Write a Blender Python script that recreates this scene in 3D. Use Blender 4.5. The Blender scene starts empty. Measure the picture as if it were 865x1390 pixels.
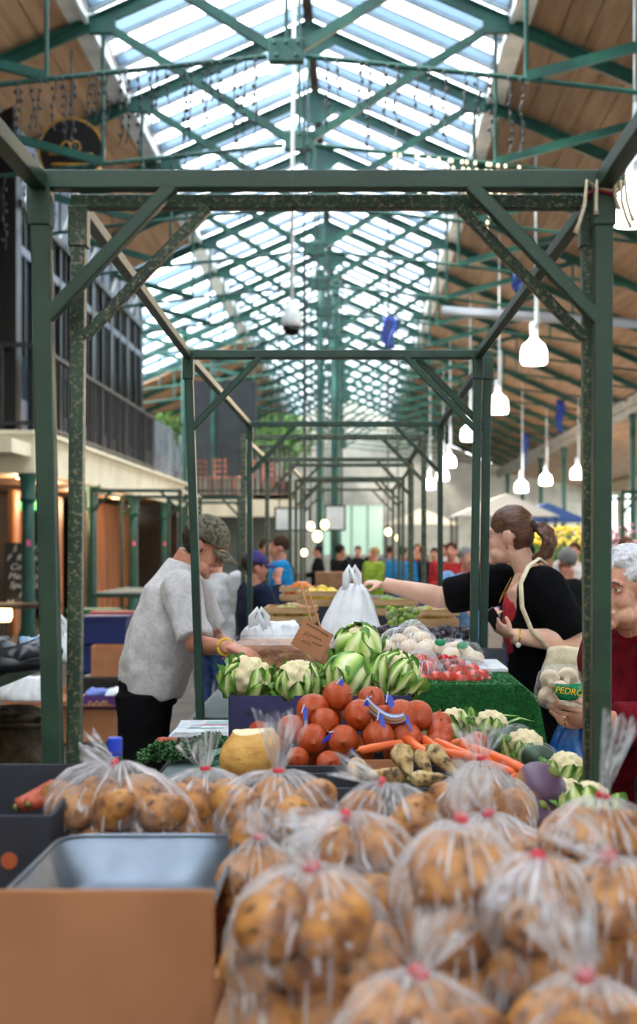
import bpy, bmesh, math, random
import numpy as np
from mathutils import Vector, Matrix, Euler, noise as mnoise
R = math.radians
S = bpy.context.scene
COL = S.collection
random.seed(7)
rng = np.random.default_rng(11)

# ------------------------------------------------------------------ camera
FPX = 1802.0; VX, VY, EYE = 485.0, 740.0, 1.5
cam_data = bpy.data.cameras.new('camera')
cam = bpy.data.objects.new('camera', cam_data); COL.objects.link(cam)
cam.location = (0, 0, EYE); cam.rotation_euler = (R(90), 0, 0)
cam_data.sensor_fit = 'HORIZONTAL'; cam_data.sensor_width = 24.0; cam_data.lens = 24.0*FPX/865.0
cam_data.shift_x = (432.5-VX)/865.0; cam_data.shift_y = (VY-695.0)/865.0
cam_data.clip_start = 0.05; cam_data.clip_end = 300
cam_data.dof.use_dof = True; cam_data.dof.focus_distance = 4.1; cam_data.dof.aperture_fstop = 3.5
S.camera = cam

# ------------------------------------------------------------------ sky and exposure
w = bpy.data.worlds.new('sky'); S.world = w; w.use_nodes = True
bg = w.node_tree.nodes['Background']
bg.inputs[0].default_value = (0.97, 0.98, 1.0, 1); bg.inputs[1].default_value = 3.6
sun_d = bpy.data.lights.new('sun', 'SUN'); sun_d.energy = 8.0; sun_d.angle = R(6); sun_d.color = (1, 0.9, 0.76)
sun = bpy.data.objects.new('sun', sun_d); COL.objects.link(sun); sun.rotation_euler = (R(10), R(-42), 0)
S.view_settings.view_transform = 'Standard'; S.view_settings.look = 'None'
S.view_settings.gamma = 1.0; S.view_settings.use_curve_mapping = False
S.view_settings.exposure = 1.62

# ------------------------------------------------------------------ materials
def C(r, g, b):
    f = lambda c: (c/255/12.92) if c/255 <= 0.04045 else ((c/255+0.055)/1.055)**2.4
    return (f(r), f(g), f(b), 1)
MATS = {}
class NT:
    def __init__(s, name):
        s.m = bpy.data.materials.new(name); s.m.use_nodes = True
        s.t = s.m.node_tree; s.b = s.t.nodes['Principled BSDF']; s.o = s.t.nodes['Material Output']
    def n(s, typ, **kw):
        nd = s.t.nodes.new(typ)
        for k, v in kw.items():
            if k.startswith('i_'):
                key = k[2:]; key = int(key) if key.isdigit() else key
                nd.inputs[key].default_value = v
            else: setattr(nd, k, v)
        return nd
    def l(s, a, b): s.t.links.new(a, b)
    def ramp(s, stops):
        r = s.n('ShaderNodeValToRGB'); e = r.color_ramp.elements
        e[0].position, e[0].color = stops[0]; e[1].position, e[1].color = stops[-1]
        for p, c in stops[1:-1]:
            x = e.new(p); x.color = c
        return r
    def coord(s, kind='Object', scale=(1, 1, 1)):
        tc = s.n('ShaderNodeTexCoord'); mp = s.n('ShaderNodeMapping'); mp.inputs['Scale'].default_value = scale
        s.l(tc.outputs[kind], mp.inputs[0]); return mp.outputs[0]
def mat(name, c1, c2=None, rough=0.6, scale=8, bump=0.0, bscale=None, metal=0.0, stretch=(1, 1, 1), lo=0.35, hi=0.65,
        spec=0.5, trans=0.0, sss=0.0, emit=None, estr=0, detail=4, coat=0):
    if name in MATS: return MATS[name]
    k = NT(name); b = k.b
    b.inputs['Roughness'].default_value = rough; b.inputs['Metallic'].default_value = metal
    b.inputs['Specular IOR Level'].default_value = spec; b.inputs['Transmission Weight'].default_value = trans
    b.inputs['Base Color'].default_value = c1; b.inputs['Coat Weight'].default_value = coat
    if sss:
        b.inputs['Subsurface Weight'].default_value = sss; b.inputs['Subsurface Radius'].default_value = (0.02, 0.008, 0.004)
    co = k.coord('Object', stretch) if (c2 or bump) else None
    if c2:
        nz = k.n('ShaderNodeTexNoise', i_Scale=scale, i_Detail=detail); k.l(co, nz.inputs['Vector'])
        r = k.ramp([(lo, c1), (hi, c2)]); k.l(nz.outputs['Fac'], r.inputs[0]); k.l(r.outputs[0], b.inputs['Base Color'])
    if bump:
        n2 = k.n('ShaderNodeTexNoise', i_Scale=bscale or scale*3, i_Detail=5); k.l(co, n2.inputs['Vector'])
        bp = k.n('ShaderNodeBump', i_Strength=bump, i_Distance=0.01); k.l(n2.outputs['Fac'], bp.inputs['Height'])
        k.l(bp.outputs[0], b.inputs['Normal'])
    if emit:
        b.inputs['Emission Color'].default_value = emit; b.inputs['Emission Strength'].default_value = estr
    MATS[name] = k.m; return k.m

def paint_mat(name, base, dark, chip, amount=0.62):
    """worn gloss paint: base colour, grime, bare chips"""
    k = NT(name); co = k.coord('Object')
    n1 = k.n('ShaderNodeTexNoise', i_Scale=6, i_Detail=6); k.l(co, n1.inputs['Vector'])
    r1 = k.ramp([(0.35, dark), (0.6, base)]); k.l(n1.outputs['Fac'], r1.inputs[0])
    n2 = k.n('ShaderNodeTexNoise', i_Scale=85, i_Detail=8, i_Roughness=0.75); k.l(co, n2.inputs['Vector'])
    r2 = k.ramp([(amount, (0, 0, 0, 1)), (amount+0.03, (1, 1, 1, 1))]); k.l(n2.outputs['Fac'], r2.inputs[0])
    mx = k.n('ShaderNodeMixRGB'); k.l(r2.outputs[0], mx.inputs[0]); k.l(r1.outputs[0], mx.inputs[1]); mx.inputs[2].default_value = chip
    k.l(mx.outputs[0], k.b.inputs['Base Color']); k.b.inputs['Roughness'].default_value = 0.42
    bp = k.n('ShaderNodeBump', i_Strength=0.25, i_Distance=0.004); k.l(n2.outputs['Fac'], bp.inputs['Height']); k.l(bp.outputs[0], k.b.inputs['Normal'])
    MATS[name] = k.m; return k.m

def film_mat(name, tint=(0.94, 0.94, 1, 1), base=0.03, edge=0.42, wr=60, streak=0.24, radial=0.0):
    """thin clear plastic film: mostly see-through, milky at grazing angles and in creases, pleat highlights painted as white streaks"""
    k = NT(name); co = k.coord('Object')
    tr = k.n('ShaderNodeBsdfTransparent'); tr.inputs[0].default_value = (0.97, 0.97, 0.98, 1)
    k.b.inputs['Base Color'].default_value = tint; k.b.inputs['Roughness'].default_value = 0.1
    k.b.inputs['Specular IOR Level'].default_value = 0.9
    nz = k.n('ShaderNodeTexNoise', i_Scale=wr, i_Detail=5, i_Distortion=1.2); k.l(co, nz.inputs['Vector'])
    hgt = nz.outputs['Fac']; extra = None
    if radial:
        sx = k.n('ShaderNodeSeparateXYZ'); k.l(co, sx.inputs[0]); at = k.n('ShaderNodeMath', operation='ARCTAN2'); k.l(sx.outputs['Y'], at.inputs[0]); k.l(sx.outputs['X'], at.inputs[1])
        cb_ = k.n('ShaderNodeCombineXYZ'); m1 = k.n('ShaderNodeMath', operation='MULTIPLY', i_1=2.2); k.l(at.outputs[0], m1.inputs[0]); m2 = k.n('ShaderNodeMath', operation='MULTIPLY', i_1=5.0); k.l(sx.outputs['Z'], m2.inputs[0])
        k.l(m1.outputs[0], cb_.inputs[0]); k.l(m2.outputs[0], cb_.inputs[1]); n3 = k.n('ShaderNodeTexNoise', i_Scale=4.0, i_Detail=5, i_Distortion=0.5); k.l(cb_.outputs[0], n3.inputs['Vector'])
        ad0 = k.n('ShaderNodeMath', operation='MULTIPLY_ADD', i_1=0.3); k.l(hgt, ad0.inputs[0]); k.l(n3.outputs['Fac'], ad0.inputs[2]); hgt = ad0.outputs[0]
        rr_ = k.ramp([(0.54, (0, 0, 0, 1)), (0.66, (radial,)*3+(1,))]); k.l(n3.outputs['Fac'], rr_.inputs[0]); extra = rr_.outputs[0]  # bright streaks around the knot, highlights on the pleats painted as white film
    bp = k.n('ShaderNodeBump', i_Strength=0.9, i_Distance=0.006); k.l(hgt, bp.inputs['Height']); k.l(bp.outputs[0], k.b.inputs['Normal'])
    lw = k.n('ShaderNodeLayerWeight', i_Blend=0.35); k.l(bp.outputs[0], lw.inputs['Normal'])
    r = k.ramp([(0.1, (base,)*3+(1,)), (1.0, (edge,)*3+(1,))]); k.l(lw.outputs['Facing'], r.inputs[0])
    n2 = k.n('ShaderNodeTexNoise', i_Scale=wr*0.35, i_Detail=3); k.l(co, n2.inputs['Vector'])
    r2 = k.ramp([(0.5, (0, 0, 0, 1)), (0.75, (streak,)*3+(1,))]); k.l(n2.outputs['Fac'], r2.inputs[0])
    ad = k.n('ShaderNodeMixRGB', blend_type='ADD'); ad.inputs[0].default_value = 1; k.l(r.outputs[0], ad.inputs[1]); k.l(r2.outputs[0], ad.inputs[2]); fac = ad.outputs[0]
    if extra:
        a2 = k.n('ShaderNodeMixRGB', blend_type='ADD'); a2.inputs[0].default_value = 1; k.l(fac, a2.inputs[1]); k.l(extra, a2.inputs[2]); fac = a2.outputs[0]
    tl = k.n('ShaderNodeBsdfTranslucent'); tl.inputs[0].default_value = (1, 1, 1, 1); mt = k.n('ShaderNodeMixShader'); mt.inputs[0].default_value = .4; k.l(k.b.outputs[0], mt.inputs[1]); k.l(tl.outputs[0], mt.inputs[2])
    ms = k.n('ShaderNodeMixShader'); k.l(fac, ms.inputs[0]); k.l(tr.outputs[0], ms.inputs[1]); k.l(mt.outputs[0], ms.inputs[2])
    k.l(ms.outputs[0], k.o.inputs[0]); MATS[name] = k.m; return k.m

def glaze_mat(name, clear, tint, rough=0.3):
    """window sheet: lets sky through, part scattered"""
    k = NT(name); tr = k.n('ShaderNodeBsdfTransparent'); tr.inputs[0].default_value = tint
    tl = k.n('ShaderNodeBsdfTranslucent'); tl.inputs[0].default_value = tint
    ms = k.n('ShaderNodeMixShader'); ms.inputs[0].default_value = clear
    k.l(tl.outputs[0], ms.inputs[1]); k.l(tr.outputs[0], ms.inputs[2])
    gl = k.n('ShaderNodeBsdfGlossy'); gl.inputs[1].default_value = 0.1
    m2 = k.n('ShaderNodeMixShader'); m2.inputs[0].default_value = 0.05; k.l(ms.outputs[0], m2.inputs[1]); k.l(gl.outputs[0], m2.inputs[2])
    k.l(m2.outputs[0], k.o.inputs[0]); MATS[name] = k.m; return k.m

M_green = paint_mat('green_paint', C(34, 64, 48), C(22, 50, 38), C(104, 72, 50), 0.64)
M_green_worn = paint_mat('worn_green_paint', C(50, 72, 54), C(26, 50, 38), C(128, 118, 94), 0.54)
M_green_dk = paint_mat('dark_green_paint', C(18, 60, 46), C(12, 44, 35), C(80, 66, 48), 0.66)
M_truss = mat('truss_green', C(18, 82, 70), C(12, 58, 52), rough=0.5, scale=3)
M_wood_roof = mat('roof_board_wood', C(164, 130, 98), C(136, 104, 76), rough=0.8, scale=2.5, stretch=(3, 0.25, 3), bump=0.15, bscale=14)
M_white = mat('white_gloss', C(226, 230, 232), C(196, 204, 208), rough=0.5, scale=3)
M_cream = mat('cream_wall', C(232, 222, 196), C(214, 204, 178), rough=0.8, scale=2, bump=0.05)
M_floor = mat('market_floor', C(88, 77, 68), C(64, 56, 50), rough=0.75, scale=3, bump=0.2, bscale=40)
M_black = mat('black_gloss', C(20, 22, 28), C(12, 13, 18), rough=0.3, scale=2)
M_iron = mat('dark_iron', C(40, 44, 48), C(26, 30, 34), rough=0.5, scale=5)
M_slate = mat('slate_blue_panel', C(112, 124, 142), C(92, 104, 122), rough=0.4, scale=2)
M_rope = mat('cream_string', C(226, 212, 186), C(200, 184, 156), rough=0.9, scale=60, bump=0.4)
M_redrope = mat('red_string', C(160, 40, 58), C(120, 26, 44), rough=0.9, scale=60)
M_grey = mat('grey_metal', C(150, 156, 162), C(120, 128, 136), rough=0.4, metal=0.6, scale=6)
M_orange_wood = mat('orange_timber', C(172, 108, 60), C(140, 82, 42), rough=0.5, scale=3, stretch=(3, 3, 0.3), bump=0.1)
M_dkwood = mat('dark_timber', C(74, 46, 28), C(46, 28, 18), rough=0.6, scale=3, stretch=(3, 3, 0.3))
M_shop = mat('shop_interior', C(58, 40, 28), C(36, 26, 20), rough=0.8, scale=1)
M_lamp = mat('lit_lamp_shade', C(255, 250, 240), rough=0.4, emit=(1, 0.93, 0.82, 1), estr=5)
M_warm = mat('warm_bulb', C(255, 220, 150), rough=0.4, emit=(1, 0.72, 0.34, 1), estr=2.2)
M_fairy = mat('fairy_bulb', C(255, 236, 190), rough=0.3, emit=(1, 0.85, 0.55, 1), estr=0.5)
G_clear = glaze_mat('clear_glazing', 0.94, (0.93, 0.97, 1, 1))
G_frost = glaze_mat('frosted_glazing', 0.42, (0.21, 0.27, 0.33, 1))
G_far = glaze_mat('dull_far_glass', 0.9, (0.26, 0.31, 0.27, 1))
G_dim = glaze_mat('fill_window_glass', 0.9, (0.45, 0.47, 0.46, 1))  # tint weakens the fill let in by the added back window
G_win = glaze_mat('window_glass', 0.9, (0.84, 0.9, 0.92, 1))
M_darkglass = mat('dark_window_glass', C(40, 52, 62), C(66, 84, 98), rough=0.08, scale=1.2, spec=0.9)

# ------------------------------------------------------------------ mesh helpers
def wm(o):
    return (wm(o.parent) @ o.matrix_basis) if o.parent else o.matrix_basis.copy()
def tag(o, label=None, cat=None, group=None, kind=None):
    if label: o['label'] = label
    if cat: o['category'] = cat
    if group: o['group'] = group
    if kind: o['kind'] = kind
    return o
def thing(name, label, cat, loc=(0, 0, 0), rz=0, group=None, kind=None):
    o = bpy.data.objects.new(name, None); COL.objects.link(o); o.empty_display_size = 0.1
    o.location = loc; o.rotation_euler = (0, 0, rz)
    return tag(o, label, cat, group, kind)
def basis(d, up=(0, 0, 1)):
    d = Vector(d).normalized(); u = Vector(up)
    if abs(d.dot(u)) > 0.98: u = Vector((0, 1, 0)) if abs(d.y) < 0.9 else Vector((1, 0, 0))
    x = d.cross(u).normalized(); y = x.cross(d).normalized()
    return x, y, d
class MB:
    def __init__(s): s.v = []; s.f = []; s.uv = {}
    def add(s, vs, fs, uvs=None):
        o = len(s.v); s.v += [tuple(p) for p in vs]
        for i, f in enumerate(fs):
            if uvs: s.uv[len(s.f)] = uvs[i]
            s.f.append(tuple(o+j for j in f))
        return s
    def box(s, c, d, rz=0, rot=None):
        a, b, h = d[0]/2, d[1]/2, d[2]/2
        vs = [Vector((x, y, z)) for z in (-h, h) for y in (-b, b) for x in (-a, a)]
        m = rot if rot is not None else Matrix.Rotation(rz, 3, 'Z')
        vs = [m @ v + Vector(c) for v in vs]
        return s.add(vs, [(0, 2, 3, 1), (4, 5, 7, 6), (0, 1, 5, 4), (2, 6, 7, 3), (0, 4, 6, 2), (1, 3, 7, 5)])
    def bar(s, p0, p1, wd, ht=None, up=(0, 0, 1)):
        ht = ht or wd; p0, p1 = Vector(p0), Vector(p1); x, y, d = basis(p1-p0, up); vs = []
        for p in (p0, p1):
            for a, b in ((-1, -1), (1, -1), (1, 1), (-1, 1)): vs.append(p+x*(a*wd/2)+y*(b*ht/2))
        return s.add(vs, [(3, 2, 1, 0), (4, 5, 6, 7), (0, 1, 5, 4), (1, 2, 6, 5), (2, 3, 7, 6), (3, 0, 4, 7)])
    def tube(s, pts, r, n=8, caps=True, flat=1.0, up=(0, 0, 1)):
        pts = [Vector(p) for p in pts]; rs = r if hasattr(r, '__len__') else [r]*len(pts)
        o = len(s.v); vs = []; px = None
        for i, p in enumerate(pts):
            d = (pts[min(i+1, len(pts)-1)]-pts[max(i-1, 0)])
            if px is None: x, y, d = basis(d, up)
            else:
                d.normalize(); x = (px-d*px.dot(d)).normalized(); y = d.cross(x)*-1; y = x.cross(d)
            px = x
            for j in range(n):
                a = 2*math.pi*j/n; vs.append(p+x*(math.cos(a)*rs[i])+y*(math.sin(a)*rs[i]*flat))
        fs = []
        for i in range(len(pts)-1):
            for j in range(n): fs.append((i*n+j, i*n+(j+1) % n, (i+1)*n+(j+1) % n, (i+1)*n+j))
        if caps: fs += [tuple(range(n-1, -1, -1)), tuple((len(pts)-1)*n+j for j in range(n))]
        return s.add(vs, fs)
    def loft(s, rings, caps=True):
        n = len(rings[0]); vs = [p for r in rings for p in r]; fs = []
        for i in range(len(rings)-1):
            for j in range(n): fs.append((i*n+j, i*n+(j+1) % n, (i+1)*n+(j+1) % n, (i+1)*n+j))
        if caps: fs += [tuple(range(n-1, -1, -1)), tuple((len(rings)-1)*n+j for j in range(n))]
        return s.add(vs, fs)
    def lathe(s, prof, n=16, c=(0, 0, 0), caps=True):
        return s.loft([[(c[0]+r*math.cos(2*math.pi*j/n), c[1]+r*math.sin(2*math.pi*j/n), c[2]+z) for j in range(n)] for r, z in prof], caps)
    def ell(s, c, r, n=14, m=9, rot=None):
        rings = []; rot = rot or Matrix.Identity(3); c = Vector(c)
        for i in range(m+1):
            t = math.pi*(0.02+0.96*i/m); z = -math.cos(t); q = math.sin(t)
            rings.append([c+rot @ Vector((r[0]*q*math.cos(2*math.pi*j/n), r[1]*q*math.sin(2*math.pi*j/n), r[2]*z)) for j in range(n)])
        return s.loft(rings)
    def grid(s, P, uv=True):
        """P[i][j] points; uv = (i, j) fractions"""
        ni, nj = len(P), len(P[0]); vs = [p for r in P for p in r]; fs = []; us = []
        for i in range(ni-1):
            for j in range(nj-1):
                fs.append((i*nj+j, i*nj+j+1, (i+1)*nj+j+1, (i+1)*nj+j))
                us.append(tuple((a/(ni-1), b/(nj-1)) for a, b in ((i, j), (i, j+1), (i+1, j+1), (i+1, j))))
        return s.add(vs, fs, us if uv else None)
    def mesh(s, name, smooth=False):
        me = bpy.data.meshes.new(name); me.from_pydata([tuple(p) for p in s.v], [], s.f)
        if s.uv:
            ul = me.uv_layers.new(name='UVMap')
            for p in me.polygons:
                q = s.uv.get(p.index)
                if q:
                    for k, li in enumerate(p.loop_indices): ul.data[li].uv = q[k]
        if smooth: me.shade_smooth()
        me.update(); return me
    def build(s, name, m, parent=None, smooth=False, local=False, bevel=0, label=None, **tg):
        if parent is not None and not local:
            inv = wm(parent).inverted(); s.v = [tuple(inv @ Vector(p)) for p in s.v]
        loc = None
        if parent is None and not local:
            a = np.array(s.v); lo, hi = a.min(0), a.max(0); loc = Vector(((lo[0]+hi[0])/2, (lo[1]+hi[1])/2, lo[2]))
            s.v = [tuple(Vector(p)-loc) for p in s.v]
        return mkobj(name, s.mesh(name, smooth), m, parent, loc, bevel, label, **tg)
def mkobj(name, me, m, parent=None, loc=None, bevel=0, label=None, **tg):
    if m is not None and not me.materials: me.materials.append(m)
    o = bpy.data.objects.new(name, me); COL.objects.link(o)
    if parent is not None: o.parent = parent
    if loc is not None: o.location = loc
    if bevel:
        b = o.modifiers.new('bevel', 'BEVEL'); b.width = bevel; b.segments = 2; b.limit_method = 'ANGLE'
    return tag(o, label, **tg)
def copy_tree(o, parent=None):
    c = o.copy(); COL.objects.link(c); c.parent = parent
    for ch in list(o.children): copy_tree(ch, c)
    return c
def P(px, py, d):
    """a point d metres in front of the lens, from its place in the photograph"""
    return Vector(((px-VX)/FPX*d, d, EYE-(py-VY)/FPX*d))
def struct(name, mb, m, parent=None, **k):
    return mb.build(name, m, parent, kind=None if parent else 'structure', **k)
# ================================================================== THE HALL
RX = -0.72; APEX = 9.08; SL = 0.44; HW = 8.2; SKY = 2.6; Y0, Y1 = -6.0, 70.0
def rz_(off): return APEX-SL*abs(off)
struct('floor', MB().box((1.5, 33, -0.05), (26, 80, 0.1)), M_floor)

# roof boards (timber lining) on both slopes
def roof_slope(side, name):
    root = thing(name, None, None, (RX, 0, 0), kind='structure')
    n = 18; wdt = (HW-SKY)/n
    for (a, b) in ([(Y0, 28.5), (42.0, Y1)] if side < 0 else [(Y0, Y1)]):
        for i in range(n):
            o0, o1 = SKY+i*wdt+0.006, SKY+(i+1)*wdt-0.006; t = 0.03+0.012*(i % 2)
            mb = MB(); vs = []
            for y in (a, b):
                for o, dz in ((o0, 0.0), (o1, 0.0), (o1, t), (o0, t)): vs.append((side*o, y, rz_(o)+0.17+dz-0.012*(i % 2)))
            f = [(0, 1, 2, 3), (7, 6, 5, 4), (0, 4, 5, 1), (1, 5, 6, 2), (2, 6, 7, 3), (3, 7, 4, 0)]
            mb.add(vs, f).build('board', M_wood_roof, root, local=True)
roof_slope(1, 'ceiling_right'); roof_slope(-1, 'ceiling_left')
# boards and slates would leave light gaps at the eaves: the outer covering of the roof
for side in (-1, 1):
    for (a, b) in ([(Y0, 28.5), (42.0, Y1)] if side < 0 else [(Y0, Y1)]):
        mb = MB(); vs = []
        for y in (a, b):
            for o, dz in ((SKY, 0.24), (HW+0.3, 0.24), (HW+0.3, 0.30), (SKY, 0.30)): vs.append((RX+side*o, y, rz_(o)+dz))
        mb.add(vs, [(0, 1, 2, 3), (7, 6, 5, 4), (0, 4, 5, 1), (1, 5, 6, 2), (2, 6, 7, 3), (3, 7, 4, 0)])
        struct('ceiling_outer', mb, M_iron)

# long roof light along the ridge: sheets between glazing bars
def roof_light(side, o0, o1, ya, yb, step, name):
    root = thing(name, None, None, (RX, 0, 0), kind='structure')
    def plate(a, b, t, z):
        mb = MB(); vs = []
        for y in (a, b):
            for o, dz in ((o0, 0), (o1, 0), (o1, t), (o0, t)): vs.append((side*o, y, rz_(o)+z+dz))
        return mb.add(vs, [(0, 1, 2, 3), (7, 6, 5, 4), (0, 4, 5, 1), (1, 5, 6, 2), (2, 6, 7, 3), (3, 7, 4, 0)])
    mp = [None, None]; bar = plate(0, 0.07, 0.09, 0.2).mesh('glazing_bar'); pan = plate(0, step-0.07, 0.012, 0.25).mesh('glass_sheet')
    pan2 = pan.copy(); pan.materials.append(G_clear); pan2.materials.append(G_frost); n = int(round((yb-ya)/step))
    for i in range(n+1):
        mkobj('glazing_bar', bar, M_white, root, (0, ya+i*step, 0))
        if i < n: mkobj('glass_sheet', pan if i % 2 else pan2, None, root, (0, ya+i*step+0.07, 0))
roof_light(-1, 0.06, SKY, Y0, Y1, 0.5, 'window_1'); roof_light(1, 0.06, SKY, Y0, Y1, 0.5, 'window_2')
roof_light(-1, SKY+0.1, HW-0.3, 28.6, 41.9, 0.75, 'window_3')
struct('trim_ridge', MB().bar((RX, Y0, APEX+0.2), (RX, Y1, APEX+0.2), 0.13, 0.1), M_dkwood)
for i, sd in enumerate((-1, 1)):
    x = RX+sd*(SKY+0.04)
    mb = MB().box((x, (Y0+Y1)/2, rz_(SKY)+0.24), (0.06, Y1-Y0, 0.42)); mb.box((x+sd*0.16, (Y0+Y1)/2, rz_(SKY)+0.07), (0.3, Y1-Y0, 0.04))
    struct('trim_%d' % (i+1), mb, M_white)

# iron roof trusses
def make_truss():
    t = thing('roof_truss', 'x', 'roof truss', (RX, 0, 0), group='iron trusses across the market roof')
    z0 = EYE
    for s in (-1, 1):
        mb = MB().bar((0, 0, APEX+0.02), (s*HW, 0, rz_(HW)+0.02), 0.05, 0.13); mb.bar((0, 0, APEX+0.10), (s*HW, 0, rz_(HW)+0.10), 0.15, 0.03)
        mb.build('rafter', M_truss, t, local=True)
        MB().bar((s*0.1, 0, 6.53), (s*2.45, 0, 7.98), 0.07, 0.10).build('strut', M_truss, t, local=True)
        MB().bar((s*2.44, 0, 6.26), (s*4.86, 0, 6.92), 0.07, 0.10).build('strut', M_truss, t, local=True)
        MB().tube([(s*0.2, 0, 6.47), (s*2.44, 0, 6.24), (s*8.15, 0, 5.55)], 0.028, 8).build('tie_rod', M_truss, t, local=True)
        for o, a, b in ((2.44, 6.2, 7.95), (4.86, 5.95, 6.9)):
            MB().tube([(s*o, 0, a), (s*o, 0, b)], 0.024, 6).build('hanger_rod', M_truss, t, local=True)
        MB().box((s*2.45, 0, 7.95), (0.34, 0.09, 0.2)).build('gusset', M_truss, t, local=True, bevel=0.01)
    MB().tube([(0, 0, 6.5), (0, 0, APEX)], 0.02, 6).build('hanger_rod', M_truss, t, local=True)
    p = MB().box((0, 0, 6.52), (0.36, 0.12, 0.24)).build('node_plate', M_truss, t, local=True, bevel=0.012)
    for bx, bz in ((-.12, .07), (0, .07), (.12, .07), (-.1, -.06), (.1, -.06)):
        MB().ell((bx, -0.065, 6.52+bz), (0.022, 0.02, 0.022), 8, 5).build('bolt', M_truss, p, local=True)
    MB().add([(-.45, -.03, APEX-.18), (.45, -.03, APEX-.18), (.1, -.03, APEX-.42), (-.1, -.03, APEX-.42), (0, -.03, APEX+.05),
              (-.45, .03, APEX-.18), (.45, .03, APEX-.18), (.1, .03, APEX-.42), (-.1, .03, APEX-.42), (0, .03, APEX+.05)],
             [(0, 3, 2, 1, 4)[::-1], (5, 8, 7, 6, 9), (0, 5, 8, 3), (3, 8, 7, 2), (2, 7, 6, 1), (1, 6, 9, 4), (4, 9, 5, 0)]).build('ridge_plate', M_truss, t, local=True)
    return t
tr0 = make_truss(); ORD = ['nearest', 'second', 'third', 'fourth', 'fifth', 'sixth', 'seventh', 'eighth', 'ninth', 'tenth', 'eleventh', 'twelfth', 'thirteenth', 'fourteenth', 'fifteenth', 'sixteenth', 'seventeenth', 'eighteenth', 'nineteenth', 'twentieth']
k = 0; vis = 0
for yy in np.arange(1.5, 68, 3.0):
    t = tr0 if k == 0 else copy_tree(tr0)
    t.location.y = yy; k += 1
    if yy < 13: t['label'] = 'green iron roof truss overhead of the first potato stall, above the picture'
    else: t['label'] = 'green iron roof truss with riveted centre plate, %s in view from the front' % ORD[vis]; vis += 1

# right-hand row of columns, eaves beam, side aisle
CX = RX+HW
beam = MB().box((CX, 32, 5.36), (0.3, 76, 0.26)); beam.box((CX, 32, 5.14), (0.16, 76, 0.18)); struct('trim_3', beam, mat('weathered_gutter', C(150, 142, 130), C(120, 116, 110), rough=0.6, scale=2))
def make_column(h):
    c = thing('iron_column', 'x', 'column', (0, 0, 0))
    MB().lathe([(.13, 0), (.13, .3), (.11, .36), (.095, .5), (.085, h-.9), (.085, h-.4)], 14).build('shaft', M_truss, c, True, local=True)
    MB().lathe([(.17, 0), (.17, .16), (.14, .2)], 14).build('base', M_truss, c, local=True)
    MB().lathe([(.09, h-.42), (.12, h-.38), (.09, h-.34), (.11, h-.14), (.14, h-.06), (.14, h)], 14).build('capital', M_truss, c, True, local=True)
    return c
c0 = make_column(5.05); first = True
for i, yy in enumerate(np.arange(6, 67, 6.0)):
    c = c0 if first else copy_tree(c0); first = False; c.location = (CX, yy, 0); c['group'] = 'columns of the right aisle'
    c['label'] = 'green iron column under the right gutter beam, beyond the right stall posts' if yy > 30 else 'green iron column of the right aisle nearer than the pictured ones'
cc0 = make_column(8.4)
for i, (xx, yy) in enumerate(((-0.93, 33.3), (-0.55, 34.6), (-0.80, 44.0), (-0.75, 55.0))):
    c = cc0 if i == 0 else copy_tree(cc0); c.location = (xx, yy, 0)
    c['label'] = ['tall green column under the ridge, left of a close pair', 'tall green column under the ridge, right of a close pair', 'tall green ridge column behind the close pair', 'tall green ridge column farthest away'][i]
    c['group'] = 'columns under the ridge'
AX = 12.4
mb = MB(); mb.add([(CX, Y0, 5.3), (AX, Y0, 4.5), (AX, Y1, 4.5), (CX, Y1, 5.3), (CX, Y0, 5.4), (AX, Y0, 4.6), (AX, Y1, 4.6), (CX, Y1, 5.4)],
   [(0, 1, 2, 3), (7, 6, 5, 4), (0, 4, 5, 1), (1, 5, 6, 2), (2, 6, 7, 3), (3, 7, 4, 0)]); struct('ceiling_aisle', mb, M_wood_roof)
# right wall: piers, sill and header around tall windows
mb = MB().box((AX, 32, 0.55), (0.3, 76, 1.1)); mb.box((AX, 32, 4.25), (0.3, 76, 0.7))
for yy in np.arange(Y0, 71, 4.0): mb.box((AX, yy, 2.5), (0.32, 1.3, 2.9))
struct('wall_right', mb, M_cream)
k = 0
for yy in np.arange(Y0, 67, 4.0):
    wroot = thing('window_%d' % (20+k), None, None, (AX, yy+2, 1.1), kind='structure'); k += 1
    MB().box((0, 0, 1.4), (0.03, 2.7, 2.8)).build('pane', G_win, wroot, local=True)
    for a in (-0.9, 0, 0.9): MB().box((0, a, 1.4), (0.08, 0.06, 2.8)).build('mullion', M_white, wroot, local=True)
    MB().box((0, 0, 1.9), (0.08, 2.7, 0.06)).build('transom', M_white, wroot, local=True)
# left outer wall
struct('wall_left', MB().box((RX-HW-0.1, 32, 2.75), (0.3, 76, 5.5)), M_cream)
M_farwall = mat('grey_cream_wall', C(200, 195, 182), C(180, 175, 162), rough=.85, scale=2)
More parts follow.
